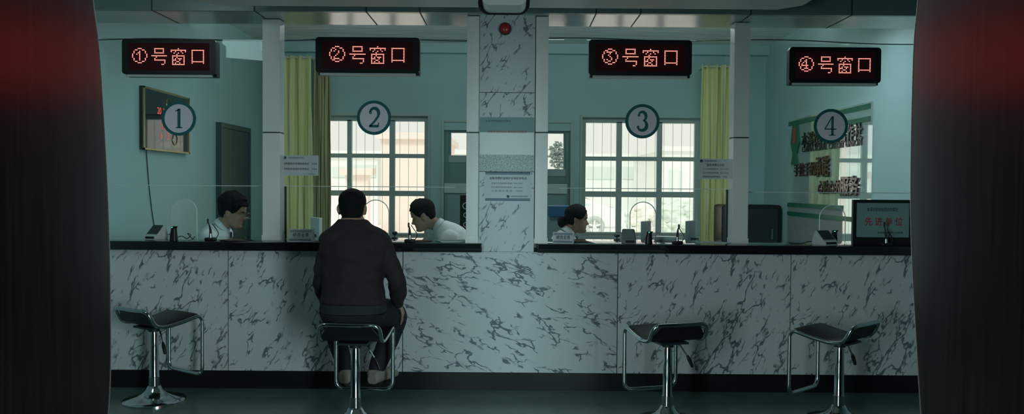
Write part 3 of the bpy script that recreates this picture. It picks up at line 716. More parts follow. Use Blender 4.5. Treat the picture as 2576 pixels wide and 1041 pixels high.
def hand(bm, wrist, d, nrm, s=1, curl=.5, k=1.0):
    """five separate fingers; d points along the hand, nrm out of its back, s = side of the thumb"""
    d = V(d).normalized(); nrm = V(nrm); nrm = (nrm - d * nrm.dot(d)).normalized(); sd = d.cross(nrm) * s; wrist = V(wrist)
    loft(bm, [(wrist - d * .015, sd * .024 * k, nrm * .019 * k, 2), (wrist + d * .02 * k, sd * .030 * k, nrm * .016 * k, 2.3), (wrist + d * .055 * k, sd * .040 * k, nrm * .015 * k, 2.6), (wrist + d * .092 * k, sd * .041 * k, nrm * .012 * k, 2.6)], 20)
    for off, L_ in ((.030, .070), (.0105, .079), (-.010, .074), (-.029, .058)):
        p = wrist + d * .085 * k + sd * off * k; pts = [p]; a = .1
        for fr in (.45, .32, .23): a += curl * .55; p = p + (d * math.cos(a) - nrm * math.sin(a)) * L_ * fr * k; pts.append(p)
        limb(bm, pts, [.0085 * k, .0082 * k, .0075 * k, .0065 * k], 10)
    p = wrist + d * .03 * k + sd * .03 * k
    limb(bm, [p, p + (sd * .75 + d * .6 - nrm * .25) * .035 * k, p + (sd * .8 + d * 1.3 - nrm * .6) * .045 * k, p + (sd * .75 + d * 1.9 - nrm * .9) * .05 * k], [.011 * k, .010 * k, .009 * k, .0075 * k], 10)
def foot_bm(bm, heel, d, L=.27, wd=.047):
    d = V(d).normalized(); sd = d.cross(V((0, 0, 1))); up = V((0, 0, 1)); heel = V(heel)
    for_ = [(0, .030, .030), (.02, .036, .042), (.07, .038, .048), (.12, .041, .044), (.17, .047, .036), (.22, .045, .028), (.25, .036, .022), (.268, .018, .012)]
    loft(bm, [(heel + d * t * L / .27 + up * hz, sd * w_ * wd / .047, up * hz, 2.6) for t, w_, hz in for_], 20)

# ---- the customer, seen from behind
Y0 = 4.87
def P_(px, py, dy=0): return at(px, py, Y0 + dy)
def torso(bm, infl=0., lo=900, hi=0):
    rows = [(806, 888, 72, .125, .0), (785, 888, 81, .14, .0), (760, 889, 80, .138, .0), (725, 888, 73, .13, -.005), (685, 889, 72, .13, -.015), (645, 892, 79, .135, -.025), (615, 894, 84, .13, -.03), (600, 893, 85, .118, -.03),
            (587, 891, 77, .10, -.025), (575, 889.5, 62, .085, -.015), (563, 888, 44, .072, -.005), (553, 887, 33, .062, .005), (541, 887, 27.5, .058, .012), (522, 887, 26, .056, .018)]
    secs = []
    for py, px, hw, ry, dy in rows:
        if hi <= py <= lo: secs.append((P_(px, py, dy), V((hw * Y0 / FPX + infl, 0, 0)), V((0, ry + infl, 0)), 2.35))
    loft(bm, secs, 40)
ARM_L = smooth_path([P_(834, 606, -.02), P_(824, 640, -.02), P_(811, 698, .02), P_(815, 735, .13), P_(826, 764, .25)], [.058, .053, .045, .042, .030])
ARM_R = smooth_path([P_(954, 606, -.02), P_(970, 640, -.02), P_(997, 702, .02), P_(1001, 737, .12), P_(1002, 762, .22)], [.058, .053, .046, .042, .030])
LEG_L = smooth_path([P_(862, 786, .02), P_(848, 792, .24), P_(840, 806, .44), P_(848, 855, .42), P_(868, 926, .36)], [.088, .080, .062, .054, .040])
LEG_R = smooth_path([P_(922, 786, .02), P_(968, 788, .22), P_(996, 796, .43), P_(979, 850, .41), P_(947, 928, .36)], [.090, .082, .064, .056, .040])
FL, FR = P_(868, 966, .30), P_(936, 968, .30)
FLz = min(FL.z, FR.z)
person = tag(empty('person', V((P_(888, 800).x, Y0, 0))), 'person in a dark sweater and trousers seated with back turned on a bar stool', 'person')
ORG[person.name] = person.location.copy()
HEADM = Matrix.Translation(P_(887, 522, .06)) @ Matrix.Rotation(math.radians(-3), 4, 'X') @ Matrix.Diagonal((.99, 1, .93, 1))
b = bmesh.new(); head_bm(b, HEADM); torso(b, -.006, 800); 
for A_ in (ARM_L, ARM_R): limb(b, A_[0], [r * .9 for r in A_[1]])
for A_ in (LEG_L, LEG_R): limb(b, A_[0], [r * .92 for r in A_[1]])
for foot, kn in ((FL, LEG_L[0][-1]), (FR, LEG_R[0][-1])): limb(b, [kn, V((foot.x, foot.y + .04, FLz + .06))], [.036, .034])
hand(b, ARM_R[0][-1], (.10, .75, -.55), (.75, -.1, .65), 1, .55); hand(b, ARM_L[0][-1], (.25, .8, -.45), (-.4, 0, .9), -1, .5)
foot_bm(b, V((FL.x, FL.y, FLz)) + V((0, 0, .012)), (-.10, 1, 0), .25, .040); foot_bm(b, V((FR.x, FR.y, FLz)) + V((0, 0, .012)), (.42, 1, 0), .25, .040)
mko('body', remeshed(b, .0055), 'skin', person, 'all')
b = hair_bm(HEADM, BUZZ, lambda t, ph: .0055); G = []
for s_ in (.0045, -.012):      # cropped hair running down the nape
    for q, (py, hw, dy, ry, amax) in enumerate(((514, 28.5, .012, .060, 88), (530, 27.2, .016, .0575, 80), (540, 27.6, .013, .0585, 66), (547, 29.5, .010, .060, 48))):
        e = s_ if q < 3 else min(s_, .001)
        G.append([b.verts.new(P_(887, py, dy) + V(((hw * Y0 / FPX + e) * math.sin(math.radians(a)), -(ry + e) * math.cos(math.radians(a)), 0))) for a in [amax * (2 * k / 16 - 1) for k in range(17)]])
for q in range(3):
    for k in range(16): b.faces.new((G[q][k], G[q][k + 1], G[q + 1][k + 1], G[q + 1][k])); b.faces.new((G[q + 4][k], G[q + 5][k], G[q + 5][k + 1], G[q + 4][k + 1]))
    for k in (0, 16): b.faces.new((G[q][k], G[q + 1][k], G[q + 5][k], G[q + 4][k]))
for k in range(16):
    for q in (0, 3): b.faces.new((G[q][k], G[q][k + 1], G[q + 4][k + 1], G[q + 4][k]))
mk('hair', b, 'hair_black', person, 'all')
b = bmesh.new(); torso(b, .010, 762, 548)
for A_ in (ARM_L, ARM_R): limb(b, A_[0][:-1], [r + .009 for r in A_[1]][:-2] + [A_[1][-2] + .008])
tube(b, [P_(887 + 33 * math.cos(t), 556, .008 + .061 * math.sin(t)) for t in [2 * math.pi * q / 24 for q in range(24)]], .012, 8, closed=True)
for px, py, r in ((889, 757, 79), (889, 764, 76)): tube(b, [P_(px + r * math.cos(t), py, .140 * math.sin(t)) for t in [2 * math.pi * q / 36 for q in range(36)]], .012, 8, closed=True)
me = remeshed(b, .0065)
# soft cloth folds
wobble(me, lambda c: mathutils.noise.noise(V((c.x * 9 + c.z * 7, c.y * 9, c.z * 16 - c.x * 8))) * .009 + mathutils.noise.noise(c * 28) * .0015)
mko('sweater', me, 'sweater', person, 'all')
b = bmesh.new(); torso(b, .006, 790, 755); mko('undershirt', remeshed(b, .006), 'undershirt', person, 'all')
b = bmesh.new(); torso(b, .009, 810, 771)
for A_ in (LEG_L, LEG_R): limb(b, A_[0], [r + .010 for r in A_[1]])
me = remeshed(b, .0065)
wobble(me, lambda c: mathutils.noise.noise(V((c.x * 14, c.y * 14, c.z * 9))) * .005)
mko('trousers', me, 'trousers', person, 'all')
for foot, d in ((FL, (-.10, 1, 0)), (FR, (.42, 1, 0))):
    b = bmesh.new(); q = V((foot.x, foot.y - .012, FLz)); foot_bm(b, q + V((0, 0, .004)), d, .285, .054)
    tube(b, [q + V((0, .05, .055)), q + V((0, .055, .088))], [.041, .038], 16)
    so2 = mko('shoe', remeshed(b, .006), 'shoe', person, 'all')
    dd = V(d).normalized(); sd = dd.cross(V((0, 0, 1))); sb = bmesh.new()
    prism(sb, [(t, w_) for t, w_ in ((0, -.034), (-.008, 0), (0, .034), (.08, .040), (.18, .050), (.25, .042), (.288, .012), (.288, -.012), (.25, -.042), (.18, -.050), (.08, -.040))], lambda a_, b_, c_: q + dd * a_ + sd * b_ + V((0, 0, c_)), -.014, .008)
    mk('sole', sb, 'black_plastic', so2)

# ---- bank tellers, built facing +y then turned
def teller(label, pos, rz, spine, head, tilt, hair, hairname, elbows, hands_at, collar=True, tie=False, glasses=False, woman=False, hs=1.0):
    """spine: list of (y, z) from hip to neck base; head: (y, z) centre"""
    r = tag(empty('person', pos, rz), label, 'person'); ORG[r.name] = V((0, 0, 0))
    sizes = [(.172, .125), (.160, .115), (.155, .112), (.168, .118), (.180, .112), (.150, .092), (.080, .068)]
    if woman: sizes = [(a * .9, c * .92) for a, c in sizes]
    n = len(sizes); zs = []
    def sp(t):
        u = t * (len(spine) - 1); i = min(int(u), len(spine) - 2); f = u - i; a, c = spine[i], spine[i + 1]; return V((0, a[0] + (c[0] - a[0]) * f, a[1] + (c[1] - a[1]) * f))
    ts = [0, .2, .42, .62, .80, .92, 1.0]
    def body(bm, infl=0):
        secs = []
        for t, (a, c) in zip(ts, sizes):
            tg = (sp(min(1, t + .04)) - sp(max(0, t - .04))).normalized(); fw = V((1, 0, 0)).cross(tg) * -1
            secs.append((sp(t), V((a + infl, 0, 0)), fw * (c + infl), 2.3))
        loft(bm, secs, 32)
    nk, hd = sp(1), V((0, head[0], head[1])); HM = Matrix.Translation(hd) @ Matrix.Rotation(math.radians(tilt), 4, 'X') @ Matrix.Scale(hs, 4)
    sw = .165 if woman else .185; sh = sp(.84); arms = []
    for s in (-1, 1):
        e = elbows[0 if s < 0 else 1]; hh = hands_at[0 if s < 0 else 1]
        arms.append(smooth_path([sh + V((s * sw, 0, 0)), (sh + V((s * sw * 1.12, 0, 0))) * .5 + V(e) * .5, V(e), (V(e) + V(hh)) / 2, V(hh)], [.056, .05, .042, .038, .027]))
    legs = [smooth_path([sp(0) + V((s * .09, 0, .0)), V((s * .11, sp(0).y + .25, .53)), V((s * .12, sp(0).y + .44, .50)), V((s * .12, sp(0).y + .44, .28)), V((s * .12, sp(0).y + .40, .09))], [.09, .078, .060, .052, .038]) for s in (-1, 1)]
    b = bmesh.new(); body(b, -.008); head_bm(b, HM)
    limb(b, [nk - (hd - nk) * .25, nk + (hd - nk) * .35, hd + V((0, -.02, -.05))], [.062, .055, .055])
    for A_ in arms: limb(b, A_[0], [q * .9 for q in A_[1]])
    for A_ in legs: limb(b, A_[0], [q * .9 for q in A_[1]])
    for s, A_ in zip((-1, 1), arms): hand(b, A_[0][-1], (A_[0][-1] - A_[0][-5]), (0, .1, 1), -s, .35, .95)
    for s in (-1, 1): foot_bm(b, (s * .12, sp(0).y + .36, .012), (s * .1, 1, 0), .25, .04)
    mko('body', remeshed(b, .0055, 3), 'skin', r, 'all', True)
    b = bmesh.new(); body(b, .008)
    for A_ in arms: limb(b, A_[0][:-1], [q + .012 for q in A_[1]][:-1])
    up = (hd - nk).normalized()
    me = remeshed(b, .007)
    wobble(me, lambda c: mathutils.noise.noise(V((c.x * 14, c.y * 11, c.z * 15))) * .006)
    shirt = mko('blouse' if woman else 'shirt', me, 'white_shirt', r, 'all', True)
    b = bmesh.new(); c0 = nk + up * .02; fw = V((0, up.z, -up.y)); ring = []
    for q in range(28):
        t = 2 * math.pi * q / 28; p = V((math.cos(t) * .066, 0, 0)) + fw * (math.sin(t) * .068) - up * (.02 * max(0, math.sin(t))); ring.append(p)
    for q in range(28):
        pass
    lo_ = [[b.verts.new(c0 + p * s_ + up * h_) for p in ring] for s_, h_ in ((.98, .026), (1.09, -.012), (1.04, -.02), (.92, .020))]
    for q in range(28):
        k_ = (q + 1) % 28
        for i_ in range(4): b.faces.new((lo_[i_][q], lo_[i_][k_], lo_[(i_ + 1) % 4][k_], lo_[(i_ + 1) % 4][q]))
    mk('collar', b, 'white_shirt', shirt, 'all', True)
    b = bmesh.new(); body2 = sp(0)
    loft(b, [(sp(0) + V((0, .0, -.10)), V((.165, 0, 0)), V((0, .12, 0)), 2.3), (sp(0), V((.185, 0, 0)), V((0, .138, 0)), 2.3), (sp(.15), V((.176, 0, 0)), V((0, .128, 0)), 2.3)], 28)
    for A_ in legs: limb(b, A_[0][:-1], [q + .012 for q in A_[1]][:-1])
    mko('trousers', remeshed(b, .008), 'navy_cloth', r, 'all', True)
    for s in (-1, 1):
        b = bmesh.new(); foot_bm(b, (s * .12, sp(0).y + .35, .002), (s * .1, 1, 0), .28, .049); mk('shoe', b, 'black_leather', r, 'all', True)
    mk('hair', hair(HM), 'hair_black', r, 'all', True)
    for s in (-1, 1):
        b = bmesh.new(); p = hp(.5, s * .42); ball(b, HM @ (p + V((0, -.006, 0))), .0105, .0105, .008); mk('eye', b, 'eye_dark', r, 'all', True)
    for s in (-1, 1):
        b = bmesh.new(); limb(b, [HM @ (hp(.575, s * a) + V((0, .001, 0))) for a in (.22, .40, .62)], [.0028, .0038, .002], 8); mk('eyebrow', b, 'hair_black', r, 'all', True)
    if tie:
        b = bmesh.new(); P1 = []
        for t, w_ in ((1.02, .018), (.96, .016), (.90, .020), (.75, .030), (.55, .036), (.42, .038), (.38, .004)):
            tg = (sp(min(1, t + .04)) - sp(max(0, min(t, 1) - .04))).normalized(); fwd = V((1, 0, 0)).cross(tg) * -1
            a = [s_ for s_ in sizes]; d_ = interp([(q, c_[1]) for q, c_ in zip(ts, a)], t) + .022
            P1.append((sp(min(t, 1)) + fwd * d_, V((w_, 0, 0)), fwd * .006, 2.5))
        loft(b, P1, 12); mk('tie', b, 'navy_cloth', shirt, 'all', True)
    if woman:
        b = bmesh.new(); ball(b, HM @ V((0, -.128, -.035)), .045, .04, .05); ball(b, HM @ V((0, -.11, -.015)), .03); mk('hair_bun', b, 'hair_black', r, 'all', True)
        b = bmesh.new(); cc = nk + up * .0 + fw * .07
        for s in (-1, 1): limb(b, [cc, cc + V((s * .025, .02, -.05)), cc + V((s * .04, .015, -.10))], [.016, .018, .012], 10)
        mk('neck_scarf', b, 'navy_cloth', shirt, 'all', True)
    if glasses:
        b = bmesh.new()
        for s in (-1, 1):
            cpt = V((s * .033, .103, .0)); tube(b, [HM @ (cpt + V((.024 * math.cos(t), -.01 * abs(math.cos(t)) * 0, .018 * math.sin(t)))) for t in [2 * math.pi * q / 20 for q in range(20)]], .0017, 6, closed=True)
            tube(b, [HM @ V((s * .057, .103, .004)), HM @ V((s * .074, .085, .006)), HM @ V((s * .081, -.005, .004)), HM @ V((s * .080, -.03, -.012))], .0017, 6)
        tube(b, [HM @ V((-.009, .104, .004)), HM @ V((0, .108, .007)), HM @ V((.009, .104, .004))], .0015, 6)
        mk('glasses', b, 'wire_frame', r, 'all', True)
    return r
h1 = lambda M: hair_bm(M, MANLINE, lambda t, ph: .020 + .022 * max(0, t - .5) + .014 * (1 if abs(ph) > 2 else 0) * max(0, t - .45) * 2, .010, seed=3)
h2 = lambda M: hair_bm(M, MANLINE, lambda t, ph: .011 + .020 * max(0, t - .62) + (.014 * max(0, t - .7) if abs(ph) < .7 else 0), .004, seed=5)
h3 = lambda M: hair_bm(M, WOMLINE, lambda t, ph: .012 + .006 * max(0, t - .6), .001, seed=9)
# positions of the three heads
a1 = at(588, 533, 6.68); a2 = at(1063, 542, 6.72); a3 = at(1452, 551, 7.0)
def hip(a, back, sgn): return V((a.x - sgn * back, a.y, 0))
teller('person in white shirt, dark tie and glasses facing right behind window 1', hip(a1, .20, 1), math.radians(-90), [(0, .56), (-.02, .75), (.02, .92), (.10, 1.07)], (.20, a1.z), -14, h1, '', [(-.25, .05, .80), (.25, .05, .80)], [(-.16, .30, .80), (.16, .30, .80)], tie=True, glasses=True, hs=1.06)
teller('person in white shirt leaning left toward the seated customer behind window 2', hip(a2, .50, -1), math.radians(90), [(0, .56), (.02, .74), (.16, .92), (.36, 1.075)], (.50, a2.z), -20, h2, '', [(-.27, .34, .80), (.27, .30, .82)], [(-.17, .56, .80), (.17, .54, .80)], hs=1.03)
teller('person in white blouse with hair bun facing right behind window 3', hip(a3, .13, 1), math.radians(-90), [(0, .56), (-.02, .74), (0, .90), (.055, 1.02)], (.13, a3.z), -4, h3, '', [(-.22, .06, .78), (.22, .06, .78)], [(-.14, .30, .79), (.14, .30, .79)], woman=True, hs=.98)

# ------------------------------------------------------------------ things on the worktop
def mic(px, Y, tx, ty, lb):
    c = V((at(px, 600, Y).x, Y, ZT)); top = at(tx, ty, Y); r = tag(empty('desk_microphone', c), lb, 'microphone', 'gooseneck microphones on the counter')
    mk('base', B(c.x - .036, c.x + .036, c.y - .03, c.y + .03, ZT, ZT + .022, .008), 'black_plastic', r, True)
    b = bmesh.new(); lathe(b, [(.012, .022), (.010, .05)], 16, c); mk('socket', b, 'chrome', r, True)
    b = bmesh.new(); pts, rr = smooth_path([c + V((0, 0, .048)), c + V(((top.x - c.x) * .1, 0, .075)), c + V(((top.x - c.x) * .5, 0, .11)), top - V((0, 0, .02))], [.009, .0085, .004, .0035]); tube(b, pts, rr, 10); mk('gooseneck', b, 'black_plastic', r, True)
    b = bmesh.new(); limb(b, [top - V((0, 0, .022)), top], [.006, .0065], 12); mk('capsule', b, 'black_plastic', r, True)
    b = bmesh.new(); p, q = smooth_path([c + V((.03, .01, .012)), c + V((.05, .012, .05)), c + V((.02, .012, .10)), c + V((.008, .005, .12))], [.003] * 4); tube(b, p, q, 6); mk('lead', b, 'black_plastic', r, True)
mic(530, 5.76, 523, 552, 'black gooseneck microphone on the counter at window 1')
mic(1031, 5.74, 1028, 562, 'black gooseneck microphone on the counter at window 2')
mic(1704, 5.76, 1708, 566, 'black gooseneck microphone on the counter at window 3')
mic(2229, 5.70, 2225, 560, 'black gooseneck microphone in front of the framed certificate')
def reader(px, Y, rz, lb, dark=False, w_=.10):
    c = V((at(px, 600, Y).x, Y, ZT)); r = tag(empty('card_reader', c, rz), lb, 'card reader', 'sloped card readers on the counter'); ORG[r.name] = V((0, 0, 0)); h = w_ / 2
    b = bmesh.new(); prism(b, [(-.06, 0), (.07, 0), (.07, .03), (.045, .095), (.028, .10), (-.04, .035), (-.06, .028)], lambda a, z, d: V((d, a, z)), -h, h)
    bmesh.ops.bevel(b, geom=b.edges[:], offset=.004, segments=2, affect='EDGES'); mk('case', b, 'grey_plastic' if dark else 'white_plastic', r, True, True)
    b = bmesh.new(); prism(b, [(-.036, .0385), (.026, .0985), (.024, .1005), (-.039, .041)], lambda a, z, d: V((d, a, z)), -h + .008, h - .008); mk('reading_plate', b, 'grey_plastic' if dark else 'dark_screen', r, False, True)
    b = bmesh.new(); prism(b, [(-.062, .008), (-.0602, .024), (-.058, .024), (-.058, .008)], lambda a, z, d: V((d, a, z)), -h + .012, h - .012); mk('card_slot', b, 'black_plastic', r, False, True)
reader(392, 5.86, math.radians(-18), 'white sloped card reader on the counter at window 1')
reader(1582, 5.80, 0, 'grey block-shaped card reader on the counter at window 3', True, .088)
reader(2076, 5.79, math.radians(22), 'white sloped card reader beside the hatch at window 4', w_=.115)
def scanner(px, Y, h, lb):
    c = V((at(px, 600, Y).x, Y, ZT)); r = tag(empty('signature_camera', c), lb, 'camera', 'small black cameras on the counter')
    b = bmesh.new(); loft(b, [(c, V((.026, 0, 0)), V((0, .026, 0)), 3), (c + V((0, 0, h * .45)), V((.023, 0, 0)), V((0, .023, 0)), 3), (c + V((.003, -.002, h * .85)), V((.017, 0, 0)), V((0, .018, 0)), 3), (c + V((.008, -.008, h)), V((.022, 0, 0)), V((0, .022, 0)), 3)], 20); mk('case', b, 'black_plastic', r, True)
    b = bmesh.new(); ball(b, c + V((-.002, -.026, h * .93)), .006, .003, .0035); mk('indicator', b, 'green_led', r, True)
scanner(437, 5.74, .10, 'black camera with green light on the counter at window 1')
scanner(1632, 5.80, .085, 'black camera with green light on the counter at window 3')
scanner(2097, 5.86, .10, 'black camera with green light behind the white card reader at window 4')
def cable(pts, lb, r=.0028):
    b = bmesh.new(); p, q = smooth_path(pts, [r] * len(pts), 6); tube(b, p, q, 6); tag(mk('cable', b, 'black_plastic', smooth=True), lb, 'cable', 'loose cables on the counter')
q = lambda px, dz, Y: V((at(px, 600, Y).x, Y, ZT + .003 + dz))
cable([q(412, .004, 5.93), q(428, .03, 5.95), q(446, .012, 5.9), q(458, .02, 5.88), q(470, .004, 5.85), q(480, .025, 5.9), q(472, .035, 5.94), q(484, .0, 5.9), q(490, .012, 5.95)], 'tangled black cable on the counter beside the window 1 hatch')
cable([q(1985, 0, 5.95), q(2005, .0, 5.90), q(2020, 0, 5.9), q(2032, .01, 5.92), q(2045, .012, 5.9), q(2055, .004, 5.88)], 'black cable trailing left from the window 4 card reader')
def stand(l, r_, t, b_, Y, lb, rz=0):
    a, z = at(l, b_, Y), at(r_, t, Y); c = V(((a.x + z.x) / 2, Y, ZT)); hw = (z.x - a.x) / 2; h = z.z - ZT
    r = tag(empty('counter_name_stand', c, rz), lb, 'counter sign', 'folded white counter signs'); ORG[r.name] = V((0, 0, 0))
    b = bmesh.new(); prism(b, [(-.045, 0), (.045, 0), (.006, h), (-.006, h)], lambda a_, z_, d: V((d, a_, z_)), -hw, hw); mk('card', b, 'paper_white', r, False, True)
    u = V((0, .039, h)).normalized(); base = V((0, -.0455, 0)); L_ = math.hypot(.039, h); nn = V((1, 0, 0)).cross(u)
    for f0, f1 in ((.86, .90), (.76, .80), (.20, .235), (.10, .16)):
        bb = bmesh.new(); bar_lines(bb, base, (1, 0, 0), u, [(-hw * .92, hw * .9, L_ * f0, L_ * f1)], .0006); mk('blue_rule', bb, 'ink_blue', r, False, True)
    text('title', '综合业务', .03, base + u * L_ * .56, (1, 0, 0), u, 'ink', r, .0004, .015, width=hw * 1.35)
    text('small_lettering', 'Integrated Service', .008, base + u * L_ * .33, (1, 0, 0), u, 'ink', r, .0003, 0, width=hw * 1.2)
stand(729, 789, 576, 612, 5.74, 'white folded counter sign with blue rules at window 2')
stand(1391, 1444, 584, 620, 5.76, 'white folded counter sign with blue rules at window 3', math.radians(-8))
# framed certificate
Yf = 5.80; a, z = at(2145, 628, Yf), at(2298, 503, Yf); x0, x1, z1 = a.x, z.x, z.z; z0 = ZT
root = tag(empty('framed_certificate', V(((x0 + x1) / 2, Yf, z0))), 'black framed certificate with red characters standing on the counter at far right', 'framed certificate')
f = bmesh.new(); t = .022
box(f, x0, x0 + t, Yf, Yf + .03, z0, z1); box(f, x1 - t, x1, Yf, Yf + .03, z0, z1); box(f, x0 + t, x1 - t, Yf, Yf + .03, z1 - t, z1); box(f, x0 + t, x1 - t, Yf, Yf + .03, z0, z0 + .055)
mk('frame', f, 'black_leather', root); mk('sheet', B(x0 + t, x1 - t, Yf + .012, Yf + .02, z0 + .055, z1 - t), 'paper_teal', root)
xm = (x0 + x1) / 2
text('heading', '本溪市农村信用合作联社', .03, (xm, Yf + .0115, at(2222, 527, Yf).z), RX, RZ, 'ink', root, .0004, .005, width=.22)
text('red_title', '先 进 单 位', .062, (xm + .01, Yf + .0115, at(2222, 557, Yf).z), RX, RZ, 'ink_red', root, .0004, .012, width=.265)
text('footer', '本溪满族自治县人民政府', .016, (xm + .055, Yf + .0115, at(2222, 585, Yf).z), RX, RZ, 'ink', root, .0004, 0, width=.18)
sp_ = bmesh.new(); prism(sp_, [(Yf + .03, z0), (Yf + .12, z0), (Yf + .03, z0 + .22)], YZ, xm - .02, xm + .02); mk('easel_back', sp_, 'black_leather', root)
# papers
def sheets(px, Y, w_, d_, n, rz, lb, z=ZT, grp='loose papers on the counter'):
    c = V((at(px, 600, Y).x, Y, z)); b = bmesh.new()
    for i in range(n):
        M = Matrix.Translation(c + V((random.uniform(-.004, .004), random.uniform(-.004, .004), 0))) @ Matrix.Rotation(rz + random.uniform(-.05, .05), 4, 'Z')
        vs = box(b, -w_ / 2, w_ / 2, -d_ / 2, d_ / 2, .0008 + i * .002, .0024 + i * .002)
        for v in vs: v.co = M @ v.co
    tag(mk('paper_stack', b, 'paper_white'), lb, 'papers', grp)
sheets(1140, 5.86, .21, .2, 3, .3, 'white papers lying on the counter at the right end of window 2')
sheets(1800, 5.90, .2, .18, 2, -.5, 'white papers lying on the counter at the right end of window 3')
sheets(1676, 6.18, .17, .13, 14, -.35, 'thick pile of white forms behind the glass at window 3')
# pen holder/mouse seen behind the customer
c = at(993, 586, 6.2); root = tag(empty('desk_lamp_head', V((c.x, c.y, ZT))), 'small dark oval head on a thin stem right of the seated customer', 'desk device')
b = bmesh.new(); ball(b, V((c.x, c.y, c.z)), .021, .02, .015); mk('head', b, 'dark_plastic', root, True); b = bmesh.new(); tube(b, [V((c.x, c.y, ZT)), V((c.x, c.y, c.z))], .004, 8); lathe(b, [(.025, 0), (.02, .008)], 20, V((c.x, c.y, ZT))); mk('stem', b, 'dark_plastic', root, True)
c = at(1552, 592, 6.2); root = tag(empty('desk_lamp_head', V((c.x, c.y, ZT))), 'small dark oval head on a thin stem behind the glass at window 3', 'desk device')
b = bmesh.new(); ball(b, V((c.x, c.y, c.z)), .024, .02, .014); mk('head', b, 'dark_plastic', root, True); b = bmesh.new(); tube(b, [V((c.x, c.y, ZT)), V((c.x, c.y, c.z))], .004, 8); lathe(b, [(.025, 0), (.02, .008)], 20, V((c.x, c.y, ZT))); mk('stem', b, 'dark_plastic', root, True)

# ------------------------------------------------------------------ tellers' desks and monitors
def desk(x0, x1, y0_, y1_, lb):
    r = tag(empty('desk', V(((x0 + x1) / 2, (y0_ + y1_) / 2, 0))), lb, 'desk', "tellers' desks"); mk('desk_top', B(x0, x1, y0_, y1_, .73, .76, .003), 'desk_top', r)
    for x in (x0 + .03, x1 - .03): mk('side_panel', B(x - .012, x + .012, y0_ + .03, y1_ - .03, 0, .73), 'cabinet_body', r)
desk(-1.86, -1.32, 6.36, 7.1, 'pale desk carrying the monitor behind window 2'); desk(.96, 1.72, 6.36, 7.15, 'pale desk carrying two monitors behind window 3')
def monitor(px, pt, Y, rz, w_, h, m, lb):
    t = at(px, pt, Y); r = tag(empty('monitor', V((t.x, Y, .76)), rz), lb, 'monitor', "tellers' monitors"); ORG[r.name] = V((0, 0, 0)); zt = t.z - .76
    b = B(-w_ / 2, w_ / 2, -.015, .015, zt - h, zt, .004); mk('casing', b, m, r, True, True)
    mk('screen', B(-w_ / 2 + .012, w_ / 2 - .012, .0152, .017, zt - h + .015, zt - .012), 'dark_screen', r, False, True)
    b = bmesh.new(); box(b, -.03, .03, -.06, -.016, .03, zt - h * .45); mk('neck', b, 'dark_plastic', r, False, True)
    mk('foot', B(-.11, .11, -.12, .06, 0, .012, .004), 'dark_plastic', r, True, True)
monitor(796, 547, 6.75, math.radians(-52), .16, .30, 'white_plastic', 'pale backed monitor standing behind the curtain side of window 2')
monitor(1625, 556, 6.7, math.radians(62), .17, .30, 'grey_plastic', 'grey monitor turned edge-on behind window 3, nearer the woman')
monitor(1737, 555, 6.62, math.radians(60), .17, .30, 'grey_plastic', 'pale monitor behind window 3 beside the curtain')

# ------------------------------------------------------------------ office furnishing
def curtain(l, r_, top, Y, m, lb, folds, zlow=.12):
    x0, x1 = at(l, 300, Y).x, at(r_, 300, Y).x; zt = at((l + r_) / 2, top, Y).z; b = bmesh.new(); n = 90; rows = [zlow, .7, 1.25, 1.8, 2.4, zt - .08, zt]; rnd = random.Random(l)
    ph = rnd.random() * 6; g = []
    for s in (0, .006):
        for z in rows:
            g.append([b.verts.new((x0 + (x1 - x0) * q / n + .012 * math.sin(z * 2 + q * .2), Y + s + .034 * math.sin(2 * math.pi * folds * q / n + ph + .25 * math.sin(z * 1.7)) + .012 * math.sin(2 * math.pi * folds * 2.3 * q / n + z), z)) for q in range(n + 1)])
    R_ = len(rows)
    for i in range(R_ - 1):
        for q in range(n): b.faces.new((g[i][q], g[i][q + 1], g[i + 1][q + 1], g[i + 1][q])); b.faces.new((g[R_ + i][q], g[R_ + i + 1][q], g[R_ + i + 1][q + 1], g[R_ + i][q + 1]))
    for i in range(R_ - 1):
        for q in (0, n): b.faces.new((g[i][q], g[i + 1][q], g[R_ + i + 1][q], g[R_ + i][q]))
    for q in range(n):
        for i in (0, R_ - 1): b.faces.new((g[i][q], g[R_ + i][q], g[R_ + i][q + 1], g[i][q + 1]))
    r = tag(empty('curtain', V(((x0 + x1) / 2, Y, zlow))), lb, 'curtain', 'curtains beside the back windows'); mk('drape', b, m, r, 'all')
    b = bmesh.new(); tube(b, [(x0 + .004, Y, zt - .02), (x1 - .004, Y, zt - .02)], .012, 10); box(b, x0 + .015, x0 + .03, Y, YB, zt - .03, zt - .01); box(b, x1 - .03, x1 - .015, Y, YB, zt - .03, zt - .01); mk('rod', b, 'steel_bar', r)
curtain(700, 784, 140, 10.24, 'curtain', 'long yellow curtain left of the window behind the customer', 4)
curtain(793, 832, 148, 10.28, 'curtain_brown', 'darker olive curtain between the yellow one and the window behind the customer', 4)
curtain(1764, 1838, 163, 10.25, 'curtain', 'long yellow curtain right of the window behind window 3', 4)
